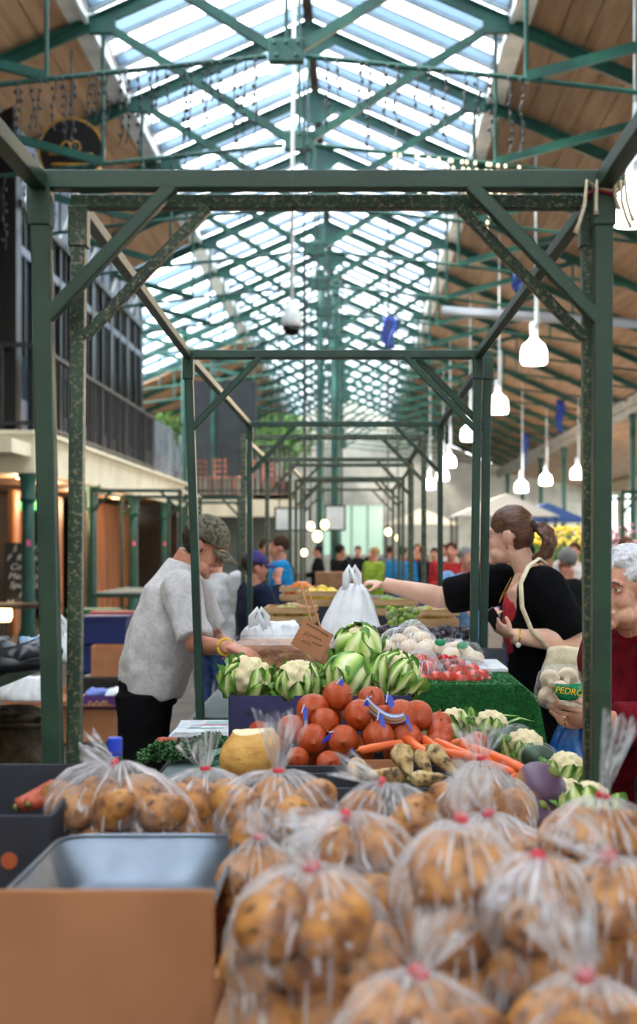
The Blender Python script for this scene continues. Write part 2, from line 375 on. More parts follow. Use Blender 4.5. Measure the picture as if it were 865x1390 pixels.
# far end wall with its great window
EY = Y1
mb = MB().box((-5.5, EY, 3.0), (7.0, 0.4, 6.0)); mb.box((7.1, EY, 2.9), (11.4, 0.4, 5.8)); mb.box((-.3, EY, 0.5), (3.5, 0.4, 1.0)); mb.box((-.3, EY, 4.7), (3.5, 0.4, 2.2)); struct('wall_far', mb, M_farwall)
wf = thing('window_4', None, None, (-.3, EY, 1.0), kind='structure')
for i in range(4):
    for j in range(2): MB().box((-1.27+i*0.85, 0, 0.65+j*1.3), (0.80, 0.04, 1.30)).build('pane', G_far, wf, local=True)
for i in range(5): MB().box((-1.70+i*0.85, 0, 1.3), (0.07, 0.12, 2.6)).build('mullion', M_truss, wf, local=True)
struct('wall_gable', MB().add([(RX-8.2, EY, 5.6), (RX+8.2, EY, 5.6), (RX, EY, 9.3), (RX-8.2, EY+.2, 5.6), (RX+8.2, EY+.2, 5.6), (RX, EY+.2, 9.3)], [(0, 1, 2), (5, 4, 3), (0, 3, 4, 1), (1, 4, 5, 2), (2, 5, 3, 0)]), M_farwall)
# back wall behind the photographer, with an unseen high window added for fill light
mb = MB().box((1.5, Y0, 1.3), (22, 0.3, 2.6)); mb.box((-7, Y0, 4.5), (5, 0.3, 4)); mb.box((9, Y0, 4.5), (7, 0.3, 4)); mb.box((-0.7, Y0, 2.8), (10, 0.3, 0.5)); struct('wall_back', mb, M_cream)
wb = thing('window_6', None, None, (0.5, Y0, 3.05), kind='structure')
for i in range(6): MB().box((-4.15+i*1.66, 0, 2.5), (1.6, 0.03, 5.0)).build('pane', G_dim, wb, local=True)
for i in range(7): MB().box((-4.98+i*1.66, 0, 2.5), (0.08, 0.1, 5.0)).build('mullion', M_truss, wb, local=True)

# ------------------------------------------------------------------ left: gallery over the shops
GX = -4.35; GA, GB, GE = 17.9, 28.3, 33.0; GZ = 2.75
struct('floor_gallery', MB().box(((GX-9)/2, (GA+GE)/2-0.6, GZ+0.02), (-GX-9 if False else 4.6, GE-GA+1.0, 0.18)), M_cream)
fas = MB().box((GX+0.02, (GA+GE)/2, GZ-0.02), (0.10, GE-GA, 0.52)); fas.box((GX+0.06, (GA+GE)/2, GZ+0.26), (0.2, GE-GA, 0.06)); struct('trim_4', fas, M_cream)
fas = MB().box(((GX-9)/2, GA-0.05, GZ-0.02), (4.7, 0.1, 0.52)); fas.box(((GX-9)/2, GA-0.08, GZ+0.26), (4.7, 0.2, 0.06)); struct('trim_5', fas, M_cream)
fas = MB().box((-3.2, GE+0.3, GZ-0.26), (3.2, 0.3, 0.55)); fas.box((-3.2, GE+0.6, GZ-0.05), (3.2, 0.9, 0.12)); struct('trim_6', fas, M_cream)
# glazed upper room: dark framed box whose corner stands at the gallery corner
box_h = 4.6
cab = thing('upper_room', 'dark framed glazed upper room standing on the gallery at left', 'room', (GX-0.35, GA+0.3, GZ+0.1))
def cb(c, d, nm, m, par=None): return MB().box(c, d).build(nm, m, par or cab, local=True)
L = GB-GA
fw = cb((-2.2, 0, 2.75), (4.4, 0.12, 5.5), 'front_panel', M_black)
w1 = cb((-0.95, -0.07, 1.9), (0.9, 0.06, 2.5), 'window', M_iron); cb((-0.95, -0.11, 1.9), (0.7, 0.03, 2.3), 'pane', mat('lit_window_tone', C(150, 150, 110), C(110, 112, 84), rough=0.8, scale=2), w1)  # pane colour carries the yellow of the lit room behind
cb((-0.95, -0.13, 2.45), (0.72, 0.04, 0.05), 'transom', M_iron, w1)
cb((-0.05, L/2, 0.35), (0.08, L, 0.7), 'sill_panel', M_slate)
ns = 12
for i in range(ns+1): cb((0, i*L/ns, 2.1), (0.12, 0.12 if i % 2 else 0.3, 4.3), 'post', M_black)
for i in range(ns):
    wv = cb((-0.03, (i+.5)*L/ns, 2.0), (0.03, L/ns-0.1, 2.6), 'window', M_darkglass)
    cb((0.02, (i+.5)*L/ns, 2.3), (0.05, 0.06, 2.0), 'mullion', M_iron, wv); cb((0.02, (i+.5)*L/ns, 2.75), (0.06, L/ns, 0.12), 'transom', M_slate, wv)
cb((-0.02, L/2, 3.85), (0.12, L, 1.1), 'slate_band', M_slate); cb((0, L/2, 3.34), (0.2, L, 0.1), 'cornice', M_black)
cb((-2.2, L, 2.2), (4.4, 0.12, 4.4), 'end_panel', M_slate)
for i in range(5): MB().bar((0.03, i*2.2+0.2, 3.4), (0.03, i*2.2+1.7, 4.5), 0.1, 0.06).build('brace', M_white, cab, local=True)
# gallery railing
def railing(name, label, p0, p1, h, step, glass=True):
    r = thing(name, label, 'railing', p0); v = Vector(p1)-Vector(p0); n = int(v.length/step)
    MB().bar((0, 0, h), v+Vector((0, 0, h)), 0.07, 0.06).build('top_rail', M_iron, r, local=True)
    MB().bar((0, 0, 0.1), v+Vector((0, 0, 0.1)), 0.05).build('bottom_rail', M_iron, r, local=True)
    for i in range(n+1):
        p = v*(i/n); MB().bar(p, p+Vector((0, 0, h)), 0.035 if i % 8 else 0.07).build('baluster', M_iron, r, local=True)
    return r
railing('gallery_railing', 'black iron railing along the gallery edge below the dark windows', (GX+0.02, GA, GZ+0.29), (GX+0.02, GB, GZ+0.29), 1.15, 0.28)
railing('gallery_railing', 'black iron railing along the front of the gallery facing the viewer', (-9, GA-0.08, GZ+0.29), (GX, GA-0.08, GZ+0.29), 1.15, 0.4)
railing('gallery_railing', 'black iron railing above the cream cross gallery with the cafe chairs', (GX, GE+0.3, GZ+0.015), (-1.7, GE+0.3, GZ+0.015), 1.2, 0.12)
gp = thing('glass_balustrade', 'grey glass balustrade at the far end of the left gallery', 'balustrade', (GX+0.02, GB, GZ+0.29))
for i in range(4):
    MB().box((0, 0.55+i*1.15, 0.6), (0.03, 1.08, 1.1)).build('pane', mat('grey_glass', C(140, 150, 156), C(120, 130, 138), rough=0.15, scale=2), gp, local=True)
    MB().box((0, i*1.15, 0.6), (0.06, 0.05, 1.2)).build('post', M_grey, gp, local=True)
# tall post at the gallery end and green columns under the gallery
gc0 = make_column(2.5)
for i, (xx, yy) in enumerate(((GX-0.1, 17.95), (GX-0.05, 22.0), (GX-0.05, 26.1), (GX-0.05, 30.2))):
    c = gc0 if i == 0 else copy_tree(gc0); c.location = (xx, yy, 0); c['group'] = 'columns under the gallery'
    c['label'] = ['green column under the gallery beside the black chalk board', 'green column under the gallery just right of the front left stall posts', 'green column under the gallery before the orange timber shopfront', 'green column under the gallery behind the man in the cap'][i]
    if i == 0: MB().box((0.03, -0.105, 1.53), (0.05, 0.01, 0.08)).build('pink_sticker', mat('pink_paper', C(230, 90, 150)), c, local=True)
for xx, yy, lb in ((-4.3, 33.0, 'tall green post rising past the gallery end to the roof'), (-3.85, 35.5, 'tall green post behind the cafe chairs of the cross gallery')):
    c = copy_tree(cc0); c.location = (xx, yy, 0); c['label'] = lb; c['group'] = 'gallery posts'; c.scale = (0.8, 0.8, 0.8 if xx > -4 else 0.83)
# shops beneath
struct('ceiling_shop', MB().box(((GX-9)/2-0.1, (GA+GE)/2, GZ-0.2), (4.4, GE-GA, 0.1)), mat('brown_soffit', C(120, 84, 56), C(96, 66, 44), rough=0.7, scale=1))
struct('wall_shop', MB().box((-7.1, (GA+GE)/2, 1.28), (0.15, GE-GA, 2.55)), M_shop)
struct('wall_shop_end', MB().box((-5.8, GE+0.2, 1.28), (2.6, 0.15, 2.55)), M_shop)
def timber_front(y0, y1, n, x, lb):
    t = thing('timber_shopfront', lb, 'shopfront', (x, (y0+y1)/2, 0)); wv = (y1-y0)/n
    for i in range(n): MB().box((0.02*(i % 2), (i+.5)*wv-(y1-y0)/2, 1.21), (0.05, wv-0.03, 2.42)).build('plank', M_orange_wood, t, local=True, bevel=0.008)
    MB().box((-0.06, 0, 1.21), (0.06, y1-y0, 2.42)).build('backing', M_dkwood, t, local=True)
timber_front(27.3, 32.6, 16, -5.6, 'orange vertical timber shopfront under the far end of the gallery')
timber_front(22.0, 23.2, 3, -5.7, 'narrow orange timber shop pier beside a dark doorway')
timber_front(24.6, 25.6, 3, -5.7, 'orange timber shop pier between dark doorways')
# recessed lights in the soffit
for i, (x, y) in enumerate(((-5.0, 21.5), (-5.0, 27.5), (-4.9, 19.4), (-5.2, 24.5))):
    dl = thing('ceiling_spot', 'warm recessed spotlight in the brown gallery soffit', 'light', (x, y, GZ-0.25), group='spotlights under the gallery')
    MB().lathe([(0.11, -0.02), (0.11, 0)], 12).build('rim', M_grey, dl, local=True); MB().lathe([(0.085, -0.03), (0.085, -0.005)], 12).build('bulb', M_warm, dl, local=True)
    ld = bpy.data.lights.new('spot_light', 'POINT'); ld.energy = 30; ld.color = (1, 0.72, 0.42); ld.shadow_soft_size = 0.1
    lo = bpy.data.objects.new('spot_light', ld); COL.objects.link(lo); lo.parent = dl; lo.location = (0, 0, -0.2)
# EXIT sign box, chalk board
ex = thing('exit_sign', 'small green emergency exit sign under the gallery soffit', 'sign', P(41, 686, 20))
MB().box((0, 0, 0), (0.3, 0.05, 0.15)).build('panel', mat('exit_green', C(16, 130, 70), rough=0.4, emit=(0.02, 0.35, 0.14, 1), estr=0.25), ex, local=True)
MB().box((0.04, -0.03, 0), (0.05, 0.01, 0.1)).build('pictogram', M_white, ex, local=True); MB().box((0, 0, 0.3), (0.02, 0.02, 0.5)).build('stem', M_iron, ex, local=True)
def text(body, m, size, loc, rot, parent=None, shear=0, ext=0.001, name='lettering', align='CENTER'):
    cu = bpy.data.curves.new(name, 'FONT'); cu.body = body; cu.size = size; cu.align_x = align; cu.align_y = 'CENTER'; cu.shear = shear; cu.extrude = ext
    tmp = bpy.data.objects.new(name, cu); COL.objects.link(tmp)
    me = bpy.data.meshes.new_from_object(tmp.evaluated_get(bpy.context.evaluated_depsgraph_get())); bpy.data.objects.remove(tmp)
    me.materials.clear(); o = mkobj(name, me, m, parent, loc); o.rotation_euler = rot; return o
def scribble(parent, m, x, y, z, wd, ht, n, r, seed=0, name='handwriting'):
    rr = random.Random(seed); pts = [(x+wd*(i/n-.5)+rr.uniform(-.3, .3)*wd/n, y, z+ht*(.5 if i % 2 else -.5)*rr.uniform(.3, 1)) for i in range(n+1)]
    return MB().tube(pts, r, 5).build(name, m, parent, True, local=True)
M_chalk = mat('chalk_white', C(206, 198, 200), rough=0.9)
cbp = P(36, 782, 19.0)
bd = thing('chalk_board', 'black shop board with white slanted lettering behind the left stall posts', 'sign', cbp)
MB().box((0, 0, 0), (0.62, 0.04, 0.95)).build('board', M_black, bd, local=True); 
for i, ln in enumerate(("S  Bell's", 'F  Roasted', 'Coffee &', 'Meat Loaf', 'Speciality', 'Pies', 'Made Here')):
    text(ln, M_chalk, 0.13, (0.0, -0.025, 0.39-i*0.13), (R(90), 0, 0), bd, 0.35)
for sx in (-.25, .25): MB().box((sx, 0.02, -0.75), (0.04, 0.04, 0.56)).build('leg', M_dkwood, bd, local=True)
# round hanging sign
rs = thing('round_sign', 'round black hanging sign with gold rim and scroll emblem', 'sign', P(97, 206, 17.0))
M_gold = mat('gold_paint', C(176, 130, 50), C(136, 96, 34), rough=0.4, scale=8)
def disc(r, t, y, n=40, zs=1.0): return MB().add([(r*math.cos(2*math.pi*j/n), yy, zs*r*math.sin(2*math.pi*j/n)) for yy in (y-t/2, y+t/2) for j in range(n)], [tuple(range(n)), tuple(range(2*n-1, n-1, -1))]+[(j, n+j, n+(j+1) % n, (j+1) % n) for j in range(n)])
disc(0.40, 0.06, 0).build('board', M_black, rs, local=True)
MB().loft([[((0.40+a)*math.cos(t), y, (0.40+a)*math.sin(t)) for (a, y) in ((0, -.045), (.03, -.045), (.03, .045), (0, .045))] for t in np.linspace(0, 2*math.pi, 41)]).build('rim', M_gold, rs, local=True)
MB().tube([(0.05+0.07*math.cos(t)*-1, -.04, 0.05+0.07*math.sin(t)) for t in np.linspace(0.3, 5.5, 14)], 0.013, 6).build('scroll', M_gold, rs, local=True)
MB().tube([(-0.06+0.06*math.cos(t), -.04, 0.04+0.08*math.sin(t)) for t in np.linspace(-1, 4.5, 14)], 0.013, 6).build('scroll', M_gold, rs, local=True)
MB().box((0, -.04, -.04), (0.56, .02, .025)).build('band', M_gold, rs, local=True); MB().box((0, -.04, -.17), (0.5, .02, .025)).build('band', M_gold, rs, local=True)
MB().tube([(0, 0, 0.4), (0, 0, 1.3)], 0.012, 6).build('rod', M_iron, rs, local=True)

# ------------------------------------------------------------------ pendant lamps
def make_lamp():
    l = thing('pendant_lamp', 'x', 'lamp', (0, 0, 0), group='white pendant lamps on the right')
    MB().lathe([(0.05, 0.42), (0.09, 0.36), (0.17, 0.30), (0.20, 0.22), (0.21, 0.06), (0.19, 0.0)], 20).build('shade', M_lamp, l, True, local=True)
    MB().lathe([(0.06, 0.42), (0.07, 0.62), (0.05, 0.66)], 14).build('gear_box', M_white, l, True, local=True)
    return l
lp0 = make_lamp(); LP = [P(858, 305, 13.6), P(725, 494, 21), P(676, 561, 26.4), P(637, 598, 33), P(610, 634, 40), P(583, 664, 48), P(601, 652, 45), P(784, 650, 40), P(741, 658, 44), P(708, 668, 42)]
LB = ['white pendant lamp cut off by the right picture edge', 'large lit white pendant lamp between the two right stall post pairs', 'lit white pendant lamp just right of the second stall post', 'lit pendant lamp seen inside the second stall frame corner', 'fourth lit pendant lamp towards the far end', 'smallest far pendant lamp beside the rear stall posts', 'far pendant lamp next to the smallest one', 'aisle lamp right of the front stall posts', 'aisle lamp above the woman with the ponytail', 'low aisle lamp above the dark haired shopper']
for i, p in enumerate(LP):
    l = lp0 if i == 0 else copy_tree(lp0); l.location = p; l['label'] = LB[i]
for l in [o for o in COL.objects if o.name.startswith('pendant_lamp')]:
    lq = bpy.data.lights.new('lamp_light', 'POINT'); lq.energy = 70; lq.color = (1, .74, .46); lq.shadow_soft_size = .12; lo = bpy.data.objects.new('lamp_light', lq); COL.objects.link(lo); lo.parent = l; lo.location = (0, 0, -.12)
    x, y, z = l.location; zt = (rz_(x-RX)+0.17 if x < CX else 5.35-(x-CX)*0.16); MB().tube([(0.03, 0, 0.6), (0.03, 0, zt-z)], 0.016, 6).build('stem', M_white, l, local=True); MB().tube([(0.045, 0, 0.66), (0.045, 0, 1.25)], 0.035, 8).build('ballast', M_white, l, local=True)
# white dome camera on a pole
dc = thing('dome_camera', 'white dome security camera hanging on a long white pole', 'camera', P(396, 440, 14.6))
MB().lathe([(0.02, 0.26), (0.05, 0.24), (0.075, 0.17), (0.10, 0.1), (0.112, 0.02), (0.105, -0.03)], 24).build('housing', M_white, dc, True, local=True)
MB().lathe([(0.10, -0.03), (0.092, -0.07), (0.06, -0.115), (0.01, -0.13)], 24).build('dome', mat('smoked_dome', C(16, 16, 20), rough=0.08), dc, True, local=True)
MB().tube([(0, 0, 0.24), (0.03, 0.0, 4.0)], 0.022, 8).build('pole', M_white, dc, True, local=True)
# icicle light strings on the ties
def icicles(y, n, x0, x1, zf, lb, bulbs):
    t = thing('icicle_lights', lb, 'light string', (RX, y-0.06, 0), group='icicle light strings on the tie rods')
    mb = MB(); bb = MB(); r = random.Random(int(y*10)+bulbs)
    for i in range(n):
        x = x0+(x1-x0)*i/(n-1)+r.uniform(-.05, .05); z = zf(abs(x)); L = r.uniform(.35, .95); pts = []
        for q in range(6):
            pts.append((x+r.uniform(-.03, .03), 0, z-L*q/5))
        mb.tube(pts, 0.006, 4)
        for q in range(int(L/0.09)):
            u = q*0.09/L; p = (x+r.uniform(-.03, .03), 0, z-L*u); (bb if bulbs else mb).ell(p, (.018, .018, .026), 6, 4)
    mb.build('string', M_iron, t, local=True, kind='stuff')
    if bulbs: bb.build('bulb_row', M_fairy, t, local=True, kind='stuff')
tz = lambda o: 6.47-0.1*o-0.02
icicles(13.5, 26, -3.0, -0.3, tz, 'dark icicle light string hanging from the nearest left tie rod', 0)
icicles(13.5, 14, 0.4, 2.4, tz, 'dark icicle light string hanging from the nearest right tie rod', 0)
icicles(16.5, 16, 1.2, 2.7, tz, 'lit icicle string with golden bulbs on the second right tie rod', 1)
icicles(16.5, 18, -3.6, -0.5, tz, 'dark icicle light string on the second left tie rod', 0)
# grey service pipe across the roof on the right, lattice of tie wires in the far roof
MB().tube([P(600, 422, 24), P(880, 440, 24)], 0.09, 8).build('service_pipe', mat('grey_pipe', C(146, 152, 162)), None, True, label='grey service pipe crossing the right roof slope', cat='pipe')
# ================================================================== MARKET STALLS
def stall(xl, xr, ya, yb, h, label, m, near=True, far=True, lean=(0, 0, 0, 0), th=0.036, legs=True, longi=True, tb=0.80, m2=None, bars=True, fx=0.0, fxr=None):
    fxr = fx if fxr is None else fxr
    """tubular stall: two end frames joined by top bars, with a table board"""
    s = thing('market_stall', label, 'market stall', ((xl+xr)/2, (ya+yb)/2, 0), group='green tubular market stalls in a line')
    ends = ([(ya, 0)] if near else [])+([(yb, 1)] if far else [])
    for y, e in ends:
        mm = (m2 if (m2 and e == 0) else m); dl, dr = (fx, fxr) if e else (0, 0)
        for (x, ln, sg) in ((xl+dl, lean[2*e], 1), (xr+dr, lean[2*e+1], -1)):
            MB().bar((x+ln, y, 0), (x, y, h-0.02), th, th, up=(0, 1, 0)).build('post', mm, s, bevel=0.003)
            MB().box((x, y, h-0.055), (th+0.010, th+0.010, 0.09)).build('socket', mm, s, bevel=0.003)
            MB().bar((x+sg*0.012, y-0.004, h-0.30), (x+sg*0.287, y-0.004, h-0.012), th*0.72, th*0.8, up=(0, 1, 0)).build('brace', mm, s, bevel=0.003)
        MB().box(((xl+xr+dl+dr)/2, y, h), (xr-xl-dl+dr+th, th, th)).build('cross_bar', mm, s, bevel=0.003)
    if longi:
        for x, q in ((xl, fx), (xr, fxr)): MB().bar((x, ya, h-0.005), (x+q, yb, h-0.005), th*0.9, th*0.9).build('top_bar', M_iron if False else m, s, bevel=0.003)
    if legs:
        MB().box(((xl+xr)/2, (ya+yb)/2, tb-0.015), (xr-xl-th, yb-ya-th, 0.03)).build('table_board', M_board, s, bevel=0.004)
        for x in (xl, xr): MB().box((x, (ya+yb)/2, tb-0.045), (th*0.9, yb-ya, 0.05)).build('side_rail', m, s)
        for y in (ya, yb): MB().box(((xl+xr)/2, y, tb-0.045), (xr-xl, th*0.9, 0.05)).build('end_rail', m, s)
    return s
M_board = mat('green_grey_board', C(92, 106, 106), C(70, 84, 84), rough=0.6, scale=5, bump=0.1)
XL, XR, HF = -0.687, 0.533, 2.29
stall(XL, XR, 0.35, 2.88, HF, 'nearest green tubular stall frame with the potato bags on its table', M_green, near=False, lean=(0, 0, 0.05, -0.01), th=0.040)
stall(XL+0.068, XR-0.018, 2.955, 5.30, HF-0.028, 'worn green stall frame just inside the nearest, over the onions and cauliflowers', M_green_dk, lean=(-0.02, 0.01, 0.075, -0.033), m2=M_green_worn, th=0.032, fx=-0.055, fxr=-0.033)
stall(XL+0.003, XR-0.004, 5.38, 8.45, HF-0.02, 'stall frame the man in the cap and the woman reach over', M_green_dk, lean=(0.075, -0.035, 0, 0), th=0.034)
YS = [(9.3, 11.75, -.11, 'third stall frame back, misaligned to the left'), (13.2, 15.8, .02, 'fourth stall frame back'), (16.0, 18.6, -.05, 'fifth and farthest stall frame of the line')]
for a, b, dx, lb in YS: stall(XL+dx, XR+dx*0.6, a, b, HF+dx*0.3, lb, M_green_worn)
LT = stall(-2.95, -1.65, 4.9, 7.3, 0.9, 'low bare stall table at far left carrying a dark coat', M_green_dk, longi=False, near=False, far=False, tb=0.92)
for lx in (-2.95, -1.65):
    for ly in (4.92, 7.28): MB().bar((lx, ly, 0), (lx, ly, .86), .036).build('leg', M_green_dk, LT)
stall(-3.9, -2.6, 19.5, 22.0, 2.3, 'thin green stall frame left, before the orange shopfront', M_green_dk, th=0.05)
stall(-3.2, -2.0, 22.5, 25.0, 2.3, 'thin green stall frame left of the second stall posts', M_green_dk, th=0.05)
stall(4.0, 5.2, 20, 23, 2.3, 'green stall frame far right behind the ponytailed woman', M_green_dk, th=0.05)
# string tied round the front right corner
st = thing('tied_string', 'cream and red string knotted round the right front stall corner', 'string', (XR, 2.88, HF-0.02))
def hank(pts, r, nm, m): MB().tube(pts, r, 6).build(nm, m, st, True, local=True)
e = 0.028
for q in range(3): hank([(e*math.cos(t)*1.1, e*math.sin(t)*1.1, -0.012+0.01*q+0.006*math.sin(t*2+q)) for t in np.linspace(0, 6.28, 13)], 0.0035, 'wrap', M_redrope if q != 1 else M_rope)
for (dx, L, cv) in ((-.045, .10, -.02), (-.02, .06, .0), (.035, .09, .02), (.045, .075, .015), (.02, .05, .01)):
    hank([(dx*0.5, -e-.002, 0.0), (dx*0.9, -e-.008, .012), (dx, -e-.006, -L*.4), (dx+cv*.5, -e-.004, -L*.75), (dx+cv, -e-.004, -L)], [.003, .0035, .004, .004, .006], 'tail', M_rope)
# ================================================================== PRODUCE
def nz3(p, s, seed=0.0): return mnoise.noise(Vector((p[0]*s+seed, p[1]*s-seed*0.7, p[2]*s+seed*1.3)))
def blob(rx, ry, rz, amp=0.08, fr=14, seed=0, n=18, m=12):
    mb = MB().ell((0, 0, 0), (rx, ry, rz), n, m); out = []
    for p in mb.v:
        k = 1+amp*nz3(p, fr, seed)+amp*0.5*nz3(p, fr*2.3, seed+5); out.append((p[0]*k, p[1]*k, p[2]*k))
    mb.v = out; return mb
def speck_mat(name, stops, scale, scale2, speck, lo=0.6, rough=0.6, bump=0.3, sss=0.0, stretch=(1, 1, 1)):
    k = NT(name); co = k.coord('Object', stretch)
    n1 = k.n('ShaderNodeTexNoise', i_Scale=scale, i_Detail=5); k.l(co, n1.inputs['Vector']); r1 = k.ramp(stops); k.l(n1.outputs['Fac'], r1.inputs[0])
    n2 = k.n('ShaderNodeTexNoise', i_Scale=scale2, i_Detail=6, i_Roughness=0.65); k.l(co, n2.inputs['Vector'])
    r2 = k.ramp([(lo, (0, 0, 0, 1)), (lo+0.12, (1, 1, 1, 1))]); k.l(n2.outputs['Fac'], r2.inputs[0])
    mx = k.n('ShaderNodeMixRGB'); k.l(r2.outputs[0], mx.inputs[0]); k.l(r1.outputs[0], mx.inputs[1]); mx.inputs[2].default_value = speck
    k.l(mx.outputs[0], k.b.inputs['Base Color']); k.b.inputs['Roughness'].default_value = rough; k.b.inputs['Subsurface Weight'].default_value = sss
    k.b.inputs['Subsurface Radius'].default_value = (0.01, 0.006, 0.002)
    bp = k.n('ShaderNodeBump', i_Strength=bump, i_Distance=0.006); k.l(n2.outputs['Fac'], bp.inputs['Height']); k.l(bp.outputs[0], k.b.inputs['Normal'])
    MATS[name] = k.m; return k.m
M_potato = speck_mat('potato_skin', [(0.3, C(204, 146, 74)), (0.48, C(176, 116, 54)), (0.68, C(116, 68, 32))], 26, 60, C(66, 40, 22), 0.54, 0.6)
M_film = film_mat('clear_bag_film', base=.03, edge=.48, streak=.18, radial=.55)
M_film2 = film_mat('tight_clear_film', base=0.02, edge=0.26, wr=90, streak=0.14)
M_tape = mat('red_tape', C(206, 30, 52), rough=0.4)
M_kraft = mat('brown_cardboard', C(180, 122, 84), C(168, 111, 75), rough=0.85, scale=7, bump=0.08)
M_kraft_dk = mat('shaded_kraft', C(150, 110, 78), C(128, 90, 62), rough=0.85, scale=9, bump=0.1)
M_slatebox = mat('dark_grey_cardboard', C(48, 50, 60), C(38, 40, 50), rough=0.7, scale=6, bump=0.08)
M_purplebox = mat('indigo_printed_card', C(52, 48, 96), C(42, 38, 80), rough=0.55, scale=6)

def open_box(name, label, cat, x0, x1, y0, y1, z0, z1, m, inner=None, t=0.008, zb=None, zs=None, front=True, floor=None, slope=None, group=None):
    """open carton: four wall panels and a floor panel"""
    r = thing(name, label, cat, ((x0+x1)/2, (y0+y1)/2, z0), group=group); zb = zb or z1; xc, yc = (x0+x1)/2, (y0+y1)/2
    MB().box((xc, yc, z0+0.004), (x1-x0, y1-y0, 0.008)).build('bottom', inner or m, r)
    if front: MB().box((xc, y0, (z0+z1)/2), (x1-x0, t, z1-z0)).build('front_panel', m, r, bevel=0.002)
    MB().box((xc, y1, (z0+zb)/2), (x1-x0, t, zb-z0)).build('back_panel', m, r, bevel=0.002)
    z1 = zs or z1
    for x in (x0, x1):
        MB().add([(x-t/2, y0, z0), (x+t/2, y0, z0), (x+t/2, y1, z0), (x-t/2, y1, z0), (x-t/2, y0, z1), (x+t/2, y0, z1), (x+t/2, y1, zb), (x-t/2, y1, zb)],
                 [(3, 2, 1, 0), (4, 5, 6, 7), (0, 1, 5, 4), (1, 2, 6, 5), (2, 3, 7, 6), (3, 0, 4, 7)]).build('side_panel', m, r, bevel=0.002)
    return r
POT = []
for i in range(6):
    rr = random.Random(i); mb = blob(0.047+rr.uniform(-.004, .006), 0.038+rr.uniform(-.003, .004), 0.034+rr.uniform(-.002, .003), 0.13, 16, i*3.1)
    POT.append(mb.mesh('potato', True)); POT[-1].materials.append(M_potato)

TRAYZ = 0.895
def pbag(px, py, d, wpx, toppy, tail, lb, n=9, seed=0, ryf=0.9, taillen=0.09, big=1.0, tb=TRAYZ, tape=True):
    """a tied clear bag of potatoes: film body, gathered neck, tail and red tape; the potatoes inside are their own things"""
    r = random.Random(seed); s = d/FPX; rx = wpx*s/2; ry = rx*ryf; top = P(px, toppy, d).z; cx = P(px, py, d).x
    h = top-tb; root = thing('potato_bag', 'clear potato bag '+lb, 'bag', (cx, d, tb), group='bags of potatoes'); rp = 0.038*big
    # settle potatoes inside an ellipsoid
    pts = np.array([[r.uniform(-1, 1)*(rx-rp), r.uniform(-1, 1)*(ry-rp), rp+0.004+r.uniform(0, 1)*max(h-2*rp-.006, 0.01)] for _ in range(n)])
    ex = np.array([max(rx-rp*0.9, .02), max(ry-rp*0.9, .02)])
    for it in range(120):
        dlt = pts[:, None]-pts[None]; dist = np.linalg.norm(dlt, axis=2)+np.eye(n)*9; ov = np.clip(0.078*big-dist, 0, None)
        pts += (dlt/dist[..., None]*ov[..., None]*0.35).sum(1)
        q = np.sqrt((pts[:, 0]/ex[0])**2+(pts[:, 1]/ex[1])**2); kk = q > 1; pts[kk, 0] /= q[kk]; pts[kk, 1] /= q[kk]
        pts[:, 2] = np.clip(pts[:, 2]-0.002, rp*0.95+0.003, max(h-rp*0.85, rp+.004))
    for p in pts:
        o = mkobj('potato', POT[r.randrange(6)], None, None, (cx+p[0], d+p[1], tb+p[2])); o.rotation_euler = (r.uniform(-.7, .7), r.uniform(-.7, .7), r.uniform(0, 6.3))
        o.scale = (big*r.uniform(.92, 1.05),)*3; tag(o, 'potato in the clear bag '+lb, 'potato', 'potatoes in the bag '+lb)
    # film: support-function wrap
    N = 44; rings = []; cen = pts.mean(0); ph = r.uniform(0, 6); kk = r.randint(9, 13)
    tv = Vector((tail[0], tail[1], tail[2])).normalized(); neck = Vector((cen[0]*0.4, cen[1]*0.4, min(h, float(pts[:, 2].max())+rp)+0.014))+tv*0.012
    def wrap(dr): return max(float(np.dot(q, dr)) for q in (pts-cen))+rp*1.12
    for i in range(15):
        a = math.pi*(0.985-0.80*i/14); ring = []
        for j in range(N):
            t = 2*math.pi*j/N; dr = np.array([math.sin(a)*math.cos(t), math.sin(a)*math.sin(t), math.cos(a)])
            rad = wrap(dr)*(0.95+0.03*nz3(dr, 3, seed))*(1+0.035*math.sin(kk*t+ph)*(i/14)**2); p = cen+dr*rad; p[2] = max(p[2], 0.0015); ring.append(Vector(p))
        rings.append(ring)
    last = rings[-1]
    for u in (0.3, 0.55, 0.75, 0.9):
        ring = []
        for j in range(N):
            t = 2*math.pi*j/N; q = last[j].lerp(neck+Vector((math.cos(t), math.sin(t), 0))*0.010, u); q.z += 0.02*math.sin(u*3.1)*(h*2)
            q += (q-neck)*0.16*math.sin(kk*t+ph)*u; ring.append(q)
        rings.append(ring)
    X, Y, D = basis(tv); L = taillen
    for u, rad in ((0.0, .011), (.12, .013), (.35, .022), (.65, .03), (1.0, .036)):
        ring = []
        for j in range(N):
            t = 2*math.pi*j/N; w_ = 1+(0.45*math.sin(5*t+ph)+0.3*math.sin(3*t-ph))*u
            ring.append(neck+D*(L*u+0.012*math.sin(4*t)*u)+X*(math.cos(t)*rad*w_)+Y*(math.sin(t)*rad*0.55*w_))
        rings.append(ring)
    MB().loft(rings, caps=False).build('film', M_film, root, True, local=True)
    if tape: MB().tube([neck-D*0.001, neck+D*0.007], 0.0105, 10).build('tape', M_tape, root, True, local=True)
    return root
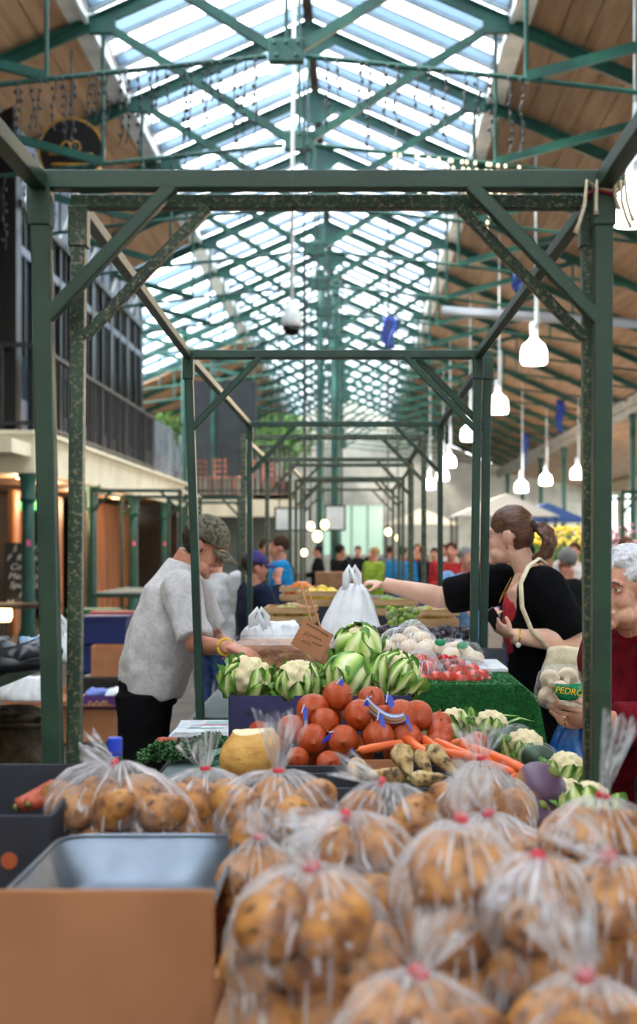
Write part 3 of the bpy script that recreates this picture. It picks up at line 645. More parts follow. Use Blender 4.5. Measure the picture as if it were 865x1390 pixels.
BAGS = [
 (165, 1100, 2.55, 215, 1052, (-.6, -.2, .5), 'behind the metal scoop, knot to the left', 11, .75, .07, 1.08),
 (280, 1095, 2.72, 130, 1062, (-.15, 0, 1), 'half hidden behind the scoop, second from left', 6, .8, .07, 1.05),
 (378, 1120, 2.36, 165, 1068, (0.05, 0, 1), 'with a tall upright knot below the yellow swede', 10, .9, .10, 1.0),
 (528, 1110, 2.28, 140, 1078, (-.7, -.1, .35), 'in front of the muddy parsnips, knot flopped left', 7, .9, .08, .95),
 (655, 1085, 2.55, 150, 1046, (-.1, 0, 1), 'at the back right below the carrots', 7, .8, .06, 1.0),
 (480, 1170, 1.92, 195, 1118, (-.75, -.5, -.1), 'in the middle with its knot hanging to the left', 9, .85, .09, 1.0),
 (668, 1140, 2.10, 200, 1094, (-.35, -.2, .8), 'centre right behind the two large potatoes', 9, .8, .08, 1.0),
 (432, 1255, 1.60, 250, 1205, (-.35, -.3, .6), 'nearest and widest, beside the cardboard box', 10, .85, .08, 1.05),
 (622, 1215, 1.66, 150, 1140, (.2, -.2, .9), 'nearest centre with two large potatoes one above the other', 6, .95, .07, 1.25),
 (735, 1230, 1.58, 110, 1170, (-.4, -.9, -.5), 'nearest right of centre with its tail drooping forward', 5, 1.0, .09, 1.0),
 (815, 1160, 2.02, 150, 1105, (.25, 0, 1), 'at the right edge with a tall knot', 8, .85, .12, 1.0),
 (835, 1245, 1.64, 150, 1185, (-.5, -.4, .4), 'nearest at the right picture edge', 7, .9, .08, 1.05),
 (350, 1235, 2.14, 105, 1160, (.2, 0, 1), 'shaded and low beside the right rim of the scoop', 7, .9, .05, 1.0),
 (560, 1390, 1.36, 240, 1352, (.3, -.3, .6), 'at the very front edge of the table, centre', 7, .8, .08, 1.0),
 (800, 1395, 1.34, 220, 1358, (-.3, -.3, .7), 'at the very front edge of the table, right', 6, .8, .08, 1.0),
]
for i, (px, py, d, wp, tp, tl, lb, n, ryf, tln, bg_) in enumerate(BAGS): pbag(px, py, d, wp, tp, tl, lb, int(n*1.5), 40+i, ryf, tln, bg_)
# trays the bags stand on
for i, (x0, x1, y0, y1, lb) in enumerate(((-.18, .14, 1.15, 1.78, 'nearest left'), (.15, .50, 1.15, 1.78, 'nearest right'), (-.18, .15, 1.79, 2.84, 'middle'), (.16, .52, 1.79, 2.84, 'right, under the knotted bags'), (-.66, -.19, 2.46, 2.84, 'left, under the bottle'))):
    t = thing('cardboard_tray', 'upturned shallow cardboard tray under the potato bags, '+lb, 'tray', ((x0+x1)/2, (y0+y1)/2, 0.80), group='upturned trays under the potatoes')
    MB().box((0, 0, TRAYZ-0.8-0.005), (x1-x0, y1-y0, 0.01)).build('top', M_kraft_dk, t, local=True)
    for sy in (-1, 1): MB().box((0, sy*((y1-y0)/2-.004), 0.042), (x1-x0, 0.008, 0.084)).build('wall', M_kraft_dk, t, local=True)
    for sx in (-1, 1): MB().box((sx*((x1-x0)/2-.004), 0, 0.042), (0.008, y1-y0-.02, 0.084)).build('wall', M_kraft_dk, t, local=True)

# cardboard box and the metal scoop
open_box('cardboard_box', 'brown cardboard box at lower left with the metal scoop in it', 'box', -.78, -.188, 1.75, 2.2, .80, 1.046, M_kraft, zb=.90, zs=.93)
sc = thing('metal_scoop', 'grey metal scale pan with rounded corners in the cardboard box', 'scale pan', (-.362, 2.09, .915))
M_steel = mat('brushed_pan_metal', C(132, 140, 150), C(104, 112, 124), rough=0.42, metal=0.9, scale=7, bump=0.06, bscale=30)
def rrect(a, b, r, z, n=8, y0=0, tap=0.0):
    out = []
    for (cx, cy, a0) in ((a-r, b-r, 0), (-a+r, b-r, 90), (-a+r, -b+r, 180), (a-r, -b+r, 270)):
        for i in range(n+1):
            t = R(a0+90*i/n); x, y = cx+r*math.cos(t), cy+r*math.sin(t); out.append((x*(1+tap*y/b), y+y0, z))
    return out
rg = [rrect(.10, .17, .05, .004), rrect(.115, .19, .055, .012), rrect(.152, .245, .06, .07), rrect(.158, .252, .06, .072), rrect(.158, .252, .06, .066)]
MB().loft(rg, caps=True).build('pan', M_steel, sc, True, local=True)
for q in (sc.children[0].data,):
    bm = bmesh.new(); bm.from_mesh(q); top = [f for f in bm.faces if len(f.verts) > 8 and f.calc_center_median().z > 0.05]; bmesh.ops.delete(bm, geom=top, context='FACES_ONLY'); bm.to_mesh(q); bm.free()
rp_ = [(p[0], p[1], .073) for p in rrect(.156, .25, .06, 0)]; MB().tube(rp_+[rp_[0]], 0.0045, 6).build('rolled_rim', M_steel, sc, True, local=True)
open_box('dark_carton', 'dark grey carton at left edge holding carrots behind the scoop', 'box', -.84, -.545, 2.36, 2.70, .80, 1.02, M_slatebox, zb=1.055)
MB().lathe([(.015, 0), (.015, .002)], 16).build('hand_hole', mat('orange_print', C(176, 84, 44)), bpy.data.objects['dark_carton'], local=True)
hh = bpy.data.objects['hand_hole']; hh.rotation_euler = (R(90), 0, 0); hh.location = (0.075, -.174, 0.14)

# carrots
M_carrot = speck_mat('carrot_skin', [(0.3, C(238, 116, 58)), (0.7, C(216, 88, 38))], 14, 40, C(176, 66, 30), 0.62, 0.42, 0.25, 0.15, (1, 1, 1))
M_carrot_dirty = speck_mat('dull_carrot_skin', [(0.3, C(190, 90, 60)), (0.7, C(160, 66, 44))], 14, 40, C(110, 50, 34), 0.58, 0.6, 0.25)
M_stub = mat('green_stub', C(120, 130, 60), C(90, 100, 44), rough=0.7, scale=30)
def carrot(p0, p1, r0, r1, lb, grp, m=M_carrot, seed=0):
    p0, p1 = Vector(p0), Vector(p1); rr = random.Random(seed); t = thing('carrot', lb, 'carrot', p0, group=grp); mb = MB(); n = 12; v = p1-p0
    X, Y, D = basis(v); bx, by = rr.uniform(-.006, .006), rr.uniform(-.004, .004); pts = []; rs = []
    for i in range(n+1):
        u = i/n; pts.append(p0+v*u+(X*bx+Y*by)*math.sin(math.pi*u)); f = min(1, (u*14)**.5) if u < .07 else 1
        rs.append((r0+(r1-r0)*u)*f*(1+rr.uniform(-.04, .04))*(1 if u < .93 else max(.25, 1-(u-.93)*10)))
    mb.tube(pts, rs, 12); mb.build('root', m, t, True); MB().tube([p0, p0-D*r0*.3], [r0*.45, r0*.3], 7).build('stub', M_stub, t, True)
    return t
CR = [((484, 1020, 3.22), (548, 1008, 3.30), 6.0, 5.2, 'carrot lying alone on the brown box rim under the onions'),
      ((622, 1012, 3.36), (716, 1048, 3.12), 9.5, 7.0, 'thickest carrot, slanting down to the purple swede'),
      ((548, 1001, 3.40), (588, 1030, 3.22), 7.5, 6.0, 'carrot leaning between the onions and the muddy parsnips'),
      ((571, 1002, 3.44), (612, 1030, 3.22), 7.0, 6.0, 'carrot second from the leaning left one'),
      ((588, 1006, 3.38), (640, 1026, 3.22), 7.0, 6.0, 'carrot under the thick slanting carrot'),
      ((600, 1022, 3.24), (668, 1033, 3.18), 6.5, 6.0, 'carrot crossing low behind the brown parsnip'),
      ((630, 1028, 3.30), (700, 1050, 3.10), 7.5, 5.5, 'carrot low beside the back right potato bag'),
      ((694, 1056, 3.06), (727, 1044, 3.14), 5.0, 4.5, 'short carrot end beside the purple swede'),
      ((610, 1012, 3.45), (652, 1005, 3.42), 6.0, 5.0, 'carrot at the back against the stacked onions'),
      ((560, 1020, 3.30), (590, 1012, 3.42), 6.5, 6.0, 'carrot tip poking out under the top onions')]
for i, (a, b, r0, r1, lb) in enumerate(CR):
    s = a[2]/FPX; carrot(P(*a), P(*b), r0*s, r1*s, 'orange '+lb, 'loose carrots beside the onions', M_carrot, i)
carrot(P(22, 1096, 2.55), P(78, 1062, 2.62), .017, .012, 'dull carrot sticking up in the dark carton at left', 'carrots in the dark carton', M_carrot_dirty, 30)
carrot(P(38, 1092, 2.50), P(80, 1080, 2.58), .014, .010, 'dull carrot lower in the dark carton at left', 'carrots in the dark carton', M_carrot_dirty, 31)
carrot(P(190+25, 1008, 4.35), P(238, 1010, 4.45), .018, .022, 'small orange carrot stump lying among the parsley', 'carrot by the parsley', M_carrot_dirty, 33)

# muddy parsnips and swedes
M_parsnip = speck_mat('muddy_parsnip', [(0.3, C(214, 192, 148)), (0.5, C(184, 150, 98)), (0.7, C(130, 98, 60))], 26, 46, C(70, 54, 38), 0.49, 0.75, 0.6)
def parsnip(px, py, d, L, r, az, el, lb, seed):
    p = P(px, py, d); t = thing('parsnip', lb, 'parsnip', p, group='muddy parsnips in the dark carton'); D = Vector((math.cos(az)*math.cos(el), math.sin(az)*math.cos(el), math.sin(el)))
    pts = [D*(L*(u-.5)) for u in np.linspace(0, 1, 14)]; prof = [0.45, .82, 1, 1.02, .98, .9, .84, .76, .68, .6, .5, .42, .32, .18]
    mb = MB().tube(pts, [r*q for q in prof], 16); mb.v = [tuple(Vector(v)*(1+.12*nz3(v, 40, seed))) for v in mb.v]; mb.build('root', M_parsnip, t, True, local=True)
    MB().ell(pts[0]-D*.002, (r*.35,)*3, 8, 5).build('crown', M_stub, t, True, local=True)
parsnip(550, 1034, 3.12, .095, .027, R(-75), R(-30), 'pale muddy parsnip standing crown up at the centre of the row', 1)
parsnip(484, 1046, 3.10, .09, .025, R(-95), R(-5), 'brown muddy parsnip end at the left of the row', 2)
parsnip(577, 1040, 3.14, .08, .019, R(-60), R(-45), 'thin whitish muddy parsnip right of the big one', 3)
parsnip(602, 1034, 3.16, .10, .023, R(-40), R(-35), 'yellow brown muddy parsnip with a dark tip, rightmost', 4)
parsnip(520, 1052, 3.12, .12, .020, R(170), R(0), 'muddy parsnip lying flat low in the carton', 5)
parsnip(585, 1057, 3.08, .10, .020, R(10), R(0), 'muddy parsnip lying flat at the carton front', 6)
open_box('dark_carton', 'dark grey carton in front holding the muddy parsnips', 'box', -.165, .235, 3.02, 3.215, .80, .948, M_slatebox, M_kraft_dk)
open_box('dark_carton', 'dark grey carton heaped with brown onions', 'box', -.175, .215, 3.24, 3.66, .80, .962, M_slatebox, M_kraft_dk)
MB().box((.06, 3.232, .952), (.12, .012, .05)).build('card_strip', M_kraft, None, label='folded brown cardboard strip under the lone carrot', cat='card')
M_swede = speck_mat('yellow_swede', [(0.3, C(234, 186, 106)), (0.55, C(216, 158, 78)), (0.75, C(178, 116, 54))], 16, 44, C(130, 80, 40), 0.6, 0.6, 0.4, 0.1, (1, 1, 2.5))
M_cut = mat('pale_cut_flesh', C(244, 226, 184), C(232, 206, 156), rough=0.6, scale=14)
sw = thing('swede', 'large yellow swede with a flat cut top beside the onions', 'swede', P(340, 1022, 3.22))
mb = MB().lathe([(.02, -.058), (.045, -.052), (.061, -.035), (.068, -.01), (.066, .012), (.058, .032), (.050, .046), (.047, .052)], 30)
mb.v = [tuple(Vector((v[0]*(1.02 if v[0] < 0 else 1.0)+.10*v[2], v[1], v[2]))*(1+.13*nz3(v, 16, 3)+.05*nz3(v, 45, 1)+.05*max(0, nz3(v, 34, 9))+(.12 if v[0] > .03 and v[2] > -.02 else 0)*max(0, math.sin(v[2]*40)))) for v in mb.v]
ring = [Vector(v) for v in mb.v[-30:]]; cen = sum(ring, Vector())/30; mb.build('root', M_swede, sw, True, local=True); MB().loft([[v+(v-cen)*.01 for v in ring], [v+(cen-v)*.06+Vector((0, 0, .0015)) for v in ring]]).build('cut_face', M_cut, sw, local=True)
open_box('dark_carton', 'dark grey carton under the yellow swede', 'box', -.335, -.19, 3.12, 3.40, .80, .93, M_slatebox, M_slatebox)
MB().box((-.262, 3.26, .925), (.13, .26, .02)).build('card_sheet', M_slatebox, None, label='dark card sheet under the yellow swede', cat='card')
def purple_swede(px, py, d, r, lb, seed):
    k = NT('purple_swede_skin%d' % seed); co = k.coord('Object'); sx = k.n('ShaderNodeSeparateXYZ'); k.l(co, sx.inputs[0])
    nz = k.n('ShaderNodeTexNoise', i_Scale=24); k.l(co, nz.inputs['Vector']); ad = k.n('ShaderNodeMath', operation='MULTIPLY_ADD', i_1=0.05); k.l(nz.outputs['Fac'], ad.inputs[0]); k.l(sx.outputs['Z'], ad.inputs[2])
    rp = k.ramp([(0.0, C(214, 176, 96)), (0.022, C(170, 120, 92)), (0.036, C(92, 66, 90)), (1, C(70, 46, 72))]); k.l(ad.outputs[0], rp.inputs[0]); k.l(rp.outputs[0], k.b.inputs['Base Color']); k.b.inputs['Roughness'].default_value = .45
    t = thing('swede', lb, 'swede', P(px, py, d), group='purple swedes'); blob(r*1.05, r*1.05, r*.85, .05, 12, seed, 24, 16).build('root', k.m, t, True, local=True)
    MB().tube([(0, 0, r*.8), (0, 0, r*.95)], [r*.3, r*.2], 10).build('crown', M_stub, t, True, local=True); t.rotation_euler = (R(25), R(35), 0)
purple_swede(735, 1068, 2.98, .058, 'purple topped swede right of the carrots', 1); purple_swede(724, 1108, 2.90, .045, 'smaller purple swede tucked under the first', 2)

# ------------------------------------------------------------------ onions in nets
k = NT('netted_onion_skin'); co = k.coord('Object'); n1 = k.n('ShaderNodeTexNoise', i_Scale=9, i_Detail=3); mp = k.n('ShaderNodeMapping'); mp.inputs['Scale'].default_value = (1, 1, .25)
k.l(co, mp.inputs[0]); k.l(mp.outputs[0], n1.inputs['Vector']); r1 = k.ramp([(.3, C(198, 88, 32)), (.55, C(172, 62, 18)), (.8, C(124, 38, 12))]); k.l(n1.outputs['Fac'], r1.inputs[0])
wv = k.n('ShaderNodeTexWave', i_Scale=110, i_Distortion=2.0, bands_direction='DIAGONAL'); k.l(co, wv.inputs['Vector']); w2 = k.n('ShaderNodeTexWave', i_Scale=110, i_Distortion=2.0, bands_direction='X'); k.l(co, w2.inputs['Vector'])
mxw = k.n('ShaderNodeMath', operation='MAXIMUM'); k.l(wv.outputs['Fac'], mxw.inputs[0]); k.l(w2.outputs['Fac'], mxw.inputs[1]); rw = k.ramp([(.8, (0, 0, 0, 1)), (.97, (.55, .55, .55, 1))]); k.l(mxw.outputs[0], rw.inputs[0])
mx = k.n('ShaderNodeMixRGB'); k.l(rw.outputs[0], mx.inputs[0]); k.l(r1.outputs[0], mx.inputs[1]); mx.inputs[2].default_value = C(210, 92, 44); k.l(mx.outputs[0], k.b.inputs['Base Color'])
bp = k.n('ShaderNodeBump', i_Strength=.35, i_Distance=.003); k.l(mxw.outputs[0], bp.inputs['Height']); k.l(bp.outputs[0], k.b.inputs['Normal']); k.b.inputs['Roughness'].default_value = .30
M_onion = k.m
M_clip = mat('blue_plastic_clip', C(28, 62, 190), C(20, 44, 160), rough=.3, scale=20); M_paperw = mat('white_label', C(226, 228, 232), C(200, 204, 214), rough=.5, scale=20)
M_ontip = mat('dry_onion_neck', C(170, 104, 54), C(130, 74, 36), rough=.8, scale=60)
ON = []
for i in range(3):
    mb = MB().lathe([(.004, -.95), (.25, -.93), (.6, -.78), (.88, -.45), (1, -.03), (.95, .35), (.74, .68), (.42, .87), (.2, .95), (.13, 1.04)], 24)
    mb.v = [tuple(Vector(v)*(1+.035*nz3(v, 1.3, i*7))) for v in mb.v]; ON.append(mb.mesh('onion_body', True)); ON[-1].materials.append(M_onion)
tipm = MB().tube([(0, 0, .96), (.03, 0, 1.1), (.08, .02, 1.22)], [.12, .08, .03], 8).mesh('neck_tip', True); tipm.materials.append(M_ontip)
def clip_mesh():
    mb = MB(); 
    for i in range(1): pass
    pts = [(-.1, 0, .9), (.08, 0, .55), (.2, 0, .2), (.32, 0, .05)]; wd = [.30, .28, .16, .10]
    vs = []
    for (x, y, z), w_ in zip(pts, wd): vs += [(x-w_*.5, y-.02, z), (x+w_*.5, y-.02, z), (x+w_*.5, y+.05, z), (x-w_*.5, y+.05, z)]
    fs = [(0, 1, 2, 3)[::-1]]+[(a*4+j, a*4+(j+1) % 4, a*4+4+(j+1) % 4, a*4+4+j) for a in range(3) for j in range(4)]+[(12, 13, 14, 15)]
    return mb.add(vs, fs)
def onion(px, py, d, rpx, tilt, lb, clip=None, sc_=(1, 1, 1), seed=0):
    s = d/FPX*rpx; rr = random.Random(seed); t = thing('onion', 'brown onion in orange net, '+lb, 'onion', P(px, py, d), group='netted onions heaped in the dark carton')
    b = mkobj('body', ON[seed % 3], None, t); b.scale = (s*sc_[0], s*sc_[1], s*sc_[2]); b.rotation_euler = tilt
    tp = mkobj('neck_tip', tipm, None, b)
    if clip:
        o = clip_mesh().build('clip', M_clip, t, local=True, bevel=.0008); o.scale = (s*1.25,)*3; o.location = (clip[0]*s, -s*(.72+.1*rr.random()), clip[1]*s-.3*s); o.rotation_euler = (R(-18), clip[2], 0)
        q = MB().box((-.16, -.03, .78), (.05, .03, .5)).build('paper_strip', M_paperw, o, local=True)
ONS = [(458, 945, 3.46, 21, (R(40), R(70), 0), 'topmost of the heap with a blue clip', (-.3, .55, R(40))),
 (425, 964, 3.44, 23, (R(80), R(20), 0), 'upper left under the topmost one', None), (441, 980, 3.40, 20, (R(120), R(-20), 0), 'upper left front with a blue clip at its lower end', (.55, .2, R(-120))),
 (397, 990, 3.40, 20, (R(60), R(-60), 0), 'leftmost of the heap, blue strip along its top', (.6, .8, R(20))), (424, 1003, 3.36, 21, (R(100), R(-30), 0), 'left front with a tip of dry skin', (.5, .5, R(80))),
 (488, 971, 3.42, 22, (R(95), R(10), 0), 'centre of the heap, root end forward', (-.2, .75, R(60))), (466, 1006, 3.36, 22, (R(85), 0, 0), 'bottom centre with a white and blue clip', (.2, -.2, R(20))),
 (514, 1000, 3.36, 22, (R(10), R(-25), 0), 'bottom right centre with a blue clip on top', (0, .7, R(10))), (544, 973, 3.44, 24, (R(95), R(-10), 0), 'upper right, large, root end forward', (-.75, .5, R(10))),
 (566, 972, 3.50, 22, (R(95), R(20), 0), 'upper right behind the large one', None), (553, 1001, 3.40, 20, (R(40), 0, 0), 'right, low beside the carrots', (-.1, .8, R(0))),
 (404, 1030, 3.31, 16, (R(70), 0, 0), 'peeking over the carton rim at left', None), (446, 1036, 3.31, 17, (R(70), R(30), 0), 'peeking over the carton rim at centre', None),
 (376, 1012, 3.46, 15, (R(60), 0, 0), 'small, behind the yellow swede', None), (504, 950, 3.56, 19, (R(50), 0, 0), 'behind the topmost one, half hidden', None),
 (520, 976, 3.52, 19, (R(80), 0, 0), 'in the shaded gap of the heap', None), (597, 982, 3.56, 17, (R(15), 0, 0), 'top of the short stack at right', None), (598, 995, 3.50, 19, (R(20), 0, 0), 'middle of the short stack at right', None),
 (597, 1009, 3.46, 18, (R(25), 0, 0), 'lowest of the short stack at right', None), (448, 968, 3.55, 20, (0, 0, 0), 'deep in the heap behind the upper left pair', None), (490, 1018, 3.44, 20, (0, 0, 0), 'deep under the centre of the heap', None), (430, 1022, 3.46, 20, (0, 0, 0), 'deep under the left of the heap', None), (540, 1022, 3.46, 20, (0, 0, 0), 'deep under the right of the heap', None), (648, 1010, 3.55, 17, (R(40), 0, 0), 'alone between the carrots and cauliflowers', None)]
for i, a in enumerate(ONS): onion(*a[:6], clip=a[6], seed=i)
# printed net label band
lbm = MB(); P0 = []
for i in range(9):
    u = i/8; c = P(499+50*u, 956+14*math.sin(u*2.6)+10*u, 3.37); wdt = .024-.014*u
    P0.append([c+Vector((-.004, 0, wdt)), c+Vector((.004, -.012*math.sin(3.1*u)-.004, 0)), c+Vector((.004, 0, -wdt))])
k = NT('net_label_print'); uvn = k.n('ShaderNodeTexCoord'); sx = k.n('ShaderNodeSeparateXYZ'); k.l(uvn.outputs['UV'], sx.inputs[0]); rp = k.ramp([(0, C(50, 60, 130)), (.22, C(200, 204, 214)), (.36, C(60, 70, 130)), (.5, C(190, 146, 84)), (.66, C(120, 90, 60)), (.8, C(220, 224, 230)), (1, C(30, 60, 160))]); k.l(sx.outputs['Y'], rp.inputs[0]); k.l(rp.outputs[0], k.b.inputs['Base Color'])
lo = lbm.grid(P0).build('net_label', k.m, None, True, label='printed label band twisted around the onion net between two onions', cat='label')
sd = lo.modifiers.new('thick', 'SOLIDIFY'); sd.thickness = .0012

# ------------------------------------------------------------------ cauliflowers
k = NT('cauliflower_leaf'); tc = k.n('ShaderNodeTexCoord'); sx = k.n('ShaderNodeSeparateXYZ'); k.l(tc.outputs['UV'], sx.inputs[0])
a1 = k.n('ShaderNodeMath', operation='SUBTRACT', i_1=.5); k.l(sx.outputs['Y'], a1.inputs[0]); a2 = k.n('ShaderNodeMath', operation='ABSOLUTE'); k.l(a1.outputs[0], a2.inputs[0])
nzv = k.n('ShaderNodeTexNoise', i_Scale=30, i_Detail=4); k.l(tc.outputs['Object'], nzv.inputs['Vector']); a3 = k.n('ShaderNodeMath', operation='MULTIPLY_ADD', i_1=.16); k.l(nzv.outputs['Fac'], a3.inputs[0]); k.l(a2.outputs[0], a3.inputs[2])
a5 = k.n('ShaderNodeMath', operation='MULTIPLY_ADD', i_1=.12, i_2=-.06); k.l(sx.outputs['X'], a5.inputs[0]); a4 = k.n('ShaderNodeMath', operation='ADD'); k.l(a3.outputs[0], a4.inputs[0]); k.l(a5.outputs[0], a4.inputs[1])
rp = k.ramp([(.12, C(232, 236, 190)), (.23, C(208, 222, 142)), (.36, C(158, 190, 86)), (.48, C(104, 152, 56)), (.62, C(66, 118, 44))]); k.l(a4.outputs[0], rp.inputs[0]); k.l(rp.outputs[0], k.b.inputs['Base Color']); k.b.inputs['Roughness'].default_value = .45
k.b.inputs['Subsurface Weight'].default_value = .1; k.b.inputs['Subsurface Radius'].default_value = (.006, .01, .003)
wvv = k.n('ShaderNodeTexNoise', i_Scale=9, i_Detail=4); k.l(tc.outputs['UV'], wvv.inputs['Vector']); bp = k.n('ShaderNodeBump', i_Strength=.6, i_Distance=.006); k.l(wvv.outputs['Fac'], bp.inputs['Height']); k.l(bp.outputs[0], k.b.inputs['Normal'])
M_leaf = k.m
M_curd = speck_mat('cauliflower_curd', [(.3, C(248, 234, 196)), (.7, C(238, 216, 166))], 18, 70, C(220, 192, 138), .6, .7, .5, .15)
def curd_mesh(seed):
    r = np.random.default_rng(seed); mb = MB().ell((0, 0, 0), (1, 1, .86), 44, 26); V = np.array(mb.v); D = V/np.linalg.norm(V, axis=1)[:, None]
    def fib(n): i = np.arange(n)+.5; ph = np.arccos(1-2*i/n); th = math.pi*(1+5**.5)*i; return np.stack([np.cos(th)*np.sin(ph), np.sin(th)*np.sin(ph), np.cos(ph)], 1)
    k_ = np.zeros(len(D))
    for n, am, sg in ((46, .13, .17), (230, .045, .075)):
        F = fib(n)+r.normal(0, .05, (n, 3)); F /= np.linalg.norm(F, axis=1)[:, None]; ds = np.sqrt(np.clip(2-2*D @ F.T, 0, None)).min(1); k_ += am*np.sqrt(np.clip(1-(ds/(sg*1.35))**2, 0, 1))
    V = V*(0.86+k_)[:, None]; mb.v = [tuple(v) for v in V]; me = mb.mesh('curd', True); me.materials.append(M_curd); return me
CURD = [curd_mesh(i) for i in range(3)]
def leaf_mesh(R_, th0, th1, W, out, ruf, seed, wrapz=1.0, curl=.0):
    """leaf from the base hugging the head: th0 -> th1 polar angle, W angular half width"""
    rr = random.Random(seed); ni, nj = 17, 13; G = []; ph = rr.uniform(0, 6); tw = rr.uniform(-.7, .7)
    for i in range(ni):
        u = i/(ni-1); th = th0+(th1-th0)*u; row = []; wd = W*(.30+.70*math.sin(math.pi*(.08+u*.55)))*(1 if u < .78 else max(.12, math.sqrt(max(0, 1-((u-.78)/.225)**2))))
        for j in range(nj):
            v = (j/(nj-1)-.5)*2; az = v*wd+tw*u; rad = R_*(1+out*u*u)+.085*R_*math.exp(-(v/.34)**2)*(1-u*.75)
            rad += R_*ruf*math.sin(8*u+5*v+ph)*abs(v)**1.5*(.3+u)+R_*ruf*.6*math.sin(17*u+ph+3*v)*v*v
            rad += R_*curl*max(0, u-.7)**1.5*6*(1+.4*v*v)
            sn = math.sin(th); x = rad*sn*math.cos(az/max(.45, sn)); y = rad*sn*math.sin(az/max(.45, sn)); z = rad*math.cos(th)*wrapz
            row.append((x, y, z))
        G.append(row)
    me = MB().grid(G).mesh('leaf', True); me.materials.append(M_leaf); return me
LEAF = {}
def get_leaf(kind, i):
    q = (kind, i)
    if q not in LEAF:
        r = random.Random(i*7+hash(kind) % 97 if False else i*7+len(kind))
        if kind == 'tall': LEAF[q] = leaf_mesh(1.04, R(168), R(r.uniform(34, 64)), r.uniform(.20, .29), r.uniform(-.06, .03), .12, i, .95, .0)
        elif kind == 'short': LEAF[q] = leaf_mesh(1.10, R(165), R(r.uniform(62, 92)), r.uniform(.22, .32), r.uniform(-.02, .10), .15, i+9, .95, .05)
        else: LEAF[q] = leaf_mesh(1.07, R(160), R(r.uniform(12, 28)), r.uniform(.62, .8), .03, .08, i+20, .95, .02)
    return LEAF[q]
def cauliflower(px, py, d, rpx, lb, seed, tilt=(0, 0), kinds='tall', nl=(6, 6), grp='cauliflowers', curdup=1.0):
    s = d/FPX*rpx; r = random.Random(seed); t = thing('cauliflower', lb, 'cauliflower', P(px, py, d), group=grp)
    t.rotation_euler = (tilt[0], tilt[1], r.uniform(0, 6)); c = mkobj('curd', CURD[seed % 3], None, t); c.scale = (s*.96, s*.96, s*.96*curdup); c.location = (0, 0, s*.05)
    for layer, n in enumerate(nl):
        kd = kinds if layer == 0 else 'short'
        for i in range(n):
            o = mkobj('leaf', get_leaf(kd, r.randrange(6)), None, t); q = s*(.92+.06*layer)*r.uniform(.97, 1.04); o.scale = (q, q, q*r.uniform(.92, 1.02)); o.rotation_euler = (0, 0, 2*math.pi*(i+.5*layer)/n+r.uniform(-.15, .15))
CA = [(337, 920, 4.12, 35, 'cauliflower at the left end of the indigo box, curd half covered', 1, (R(18), R(6)), 'tall', (9, 7)),
 (404, 924, 4.12, 33, 'cauliflower second along the indigo box with open creamy curd', 2, (R(14), R(-4)), 'tall', (8, 7)),
 (472, 918, 4.12, 34, 'cauliflower third along the indigo box wrapped in striped pale leaves', 3, (R(10), R(12)), 'wrap', (7, 7)),
 (540, 914, 4.12, 35, 'cauliflower at the right end of the indigo box with ragged leaves', 4, (R(22), R(20)), 'tall', (11, 8)),
 (486, 877, 4.24, 32, 'topmost cauliflower closed in one broad light green leaf', 5, (R(-20), R(25)), 'wrap', (6, 6)),
 (615, 985, 3.90, 27, 'cauliflower behind the stacked onions below the green turf', 6, (R(30), R(-25)), 'short', (8, 7)),
 (667, 985, 3.82, 25, 'cauliflower in the middle below the green turf corner', 7, (R(20), R(10)), 'short', (8, 7)),
 (713, 1013, 3.55, 28, 'cauliflower with broad open curd beside the wrapped greens', 8, (R(16), R(10)), 'short', (8, 7)),
 (769, 1043, 3.32, 27, 'cauliflower against the right stall post, under the blue bag', 9, (R(14), R(-12)), 'short', (8, 7)),
 (770, 1075, 3.18, 22, 'small cauliflower below the one against the right post', 10, (R(14), R(0)), 'short', (6, 4)),
 (798, 1092, 2.72, 36, 'cauliflower with thick green stalks in front of the right post foot', 11, (R(34), R(14)), 'short', (9, 8))]
for a in CA: cauliflower(*a[:5], seed=a[5], tilt=a[6], kinds=a[7], nl=a[8], grp='cauliflowers on the indigo box' if a[0] < 560 else 'cauliflowers beside the carrots')
# loose cauliflower leaves / leek greens by the right group
def strap(pts, wd, m, nm, par, cup=.25):
    G = []; pts = [Vector(p) for p in pts]; n = len(pts)
    for i, p in enumerate(pts):
        d = pts[min(i+1, n-1)]-pts[max(i-1, 0)]; X, Y, D = basis(d); w_ = wd*(math.sin(math.pi*(.2+.78*i/(n-1))))
        G.append([p+X*(v*w_)+Y*(cup*w_*v*v) for v in (-1, -.6, -.2, .2, .6, 1)])
    o = MB().grid(G).build(nm, m, par, True); sdm = o.modifiers.new('t', 'SOLIDIFY'); sdm.thickness = .002; return o
M_leek = mat('leek_green', C(84, 128, 96), C(56, 100, 76), rough=.5, scale=4, stretch=(6, 1, 1))
lk = thing('leek', 'blue green leek leaves lying in front of the parsley', 'leek', P(300, 1034, 3.75))
for i in range(5): strap([P(272+i*3, 1048-i*5, 3.6+i*.03), P(300, 1036-i*4, 3.7+i*.04), P(330, 1026-i*4, 3.8+i*.04), P(356, 1024-i*3, 3.9)], .02, M_leek, 'leaf', lk)
cz = thing('loose_leaves', 'loose pale green leaves lying behind the lower cauliflowers', 'leaves', P(640, 972, 4.05))
for i in range(6): strap([P(590+i*18, 975+i*2, 4.0), P(606+i*20, 968+(i % 3)*4, 4.03), P(625+i*20, 972+(i % 2)*7, 4.0)], .018, M_leaf, 'leaf', cz)
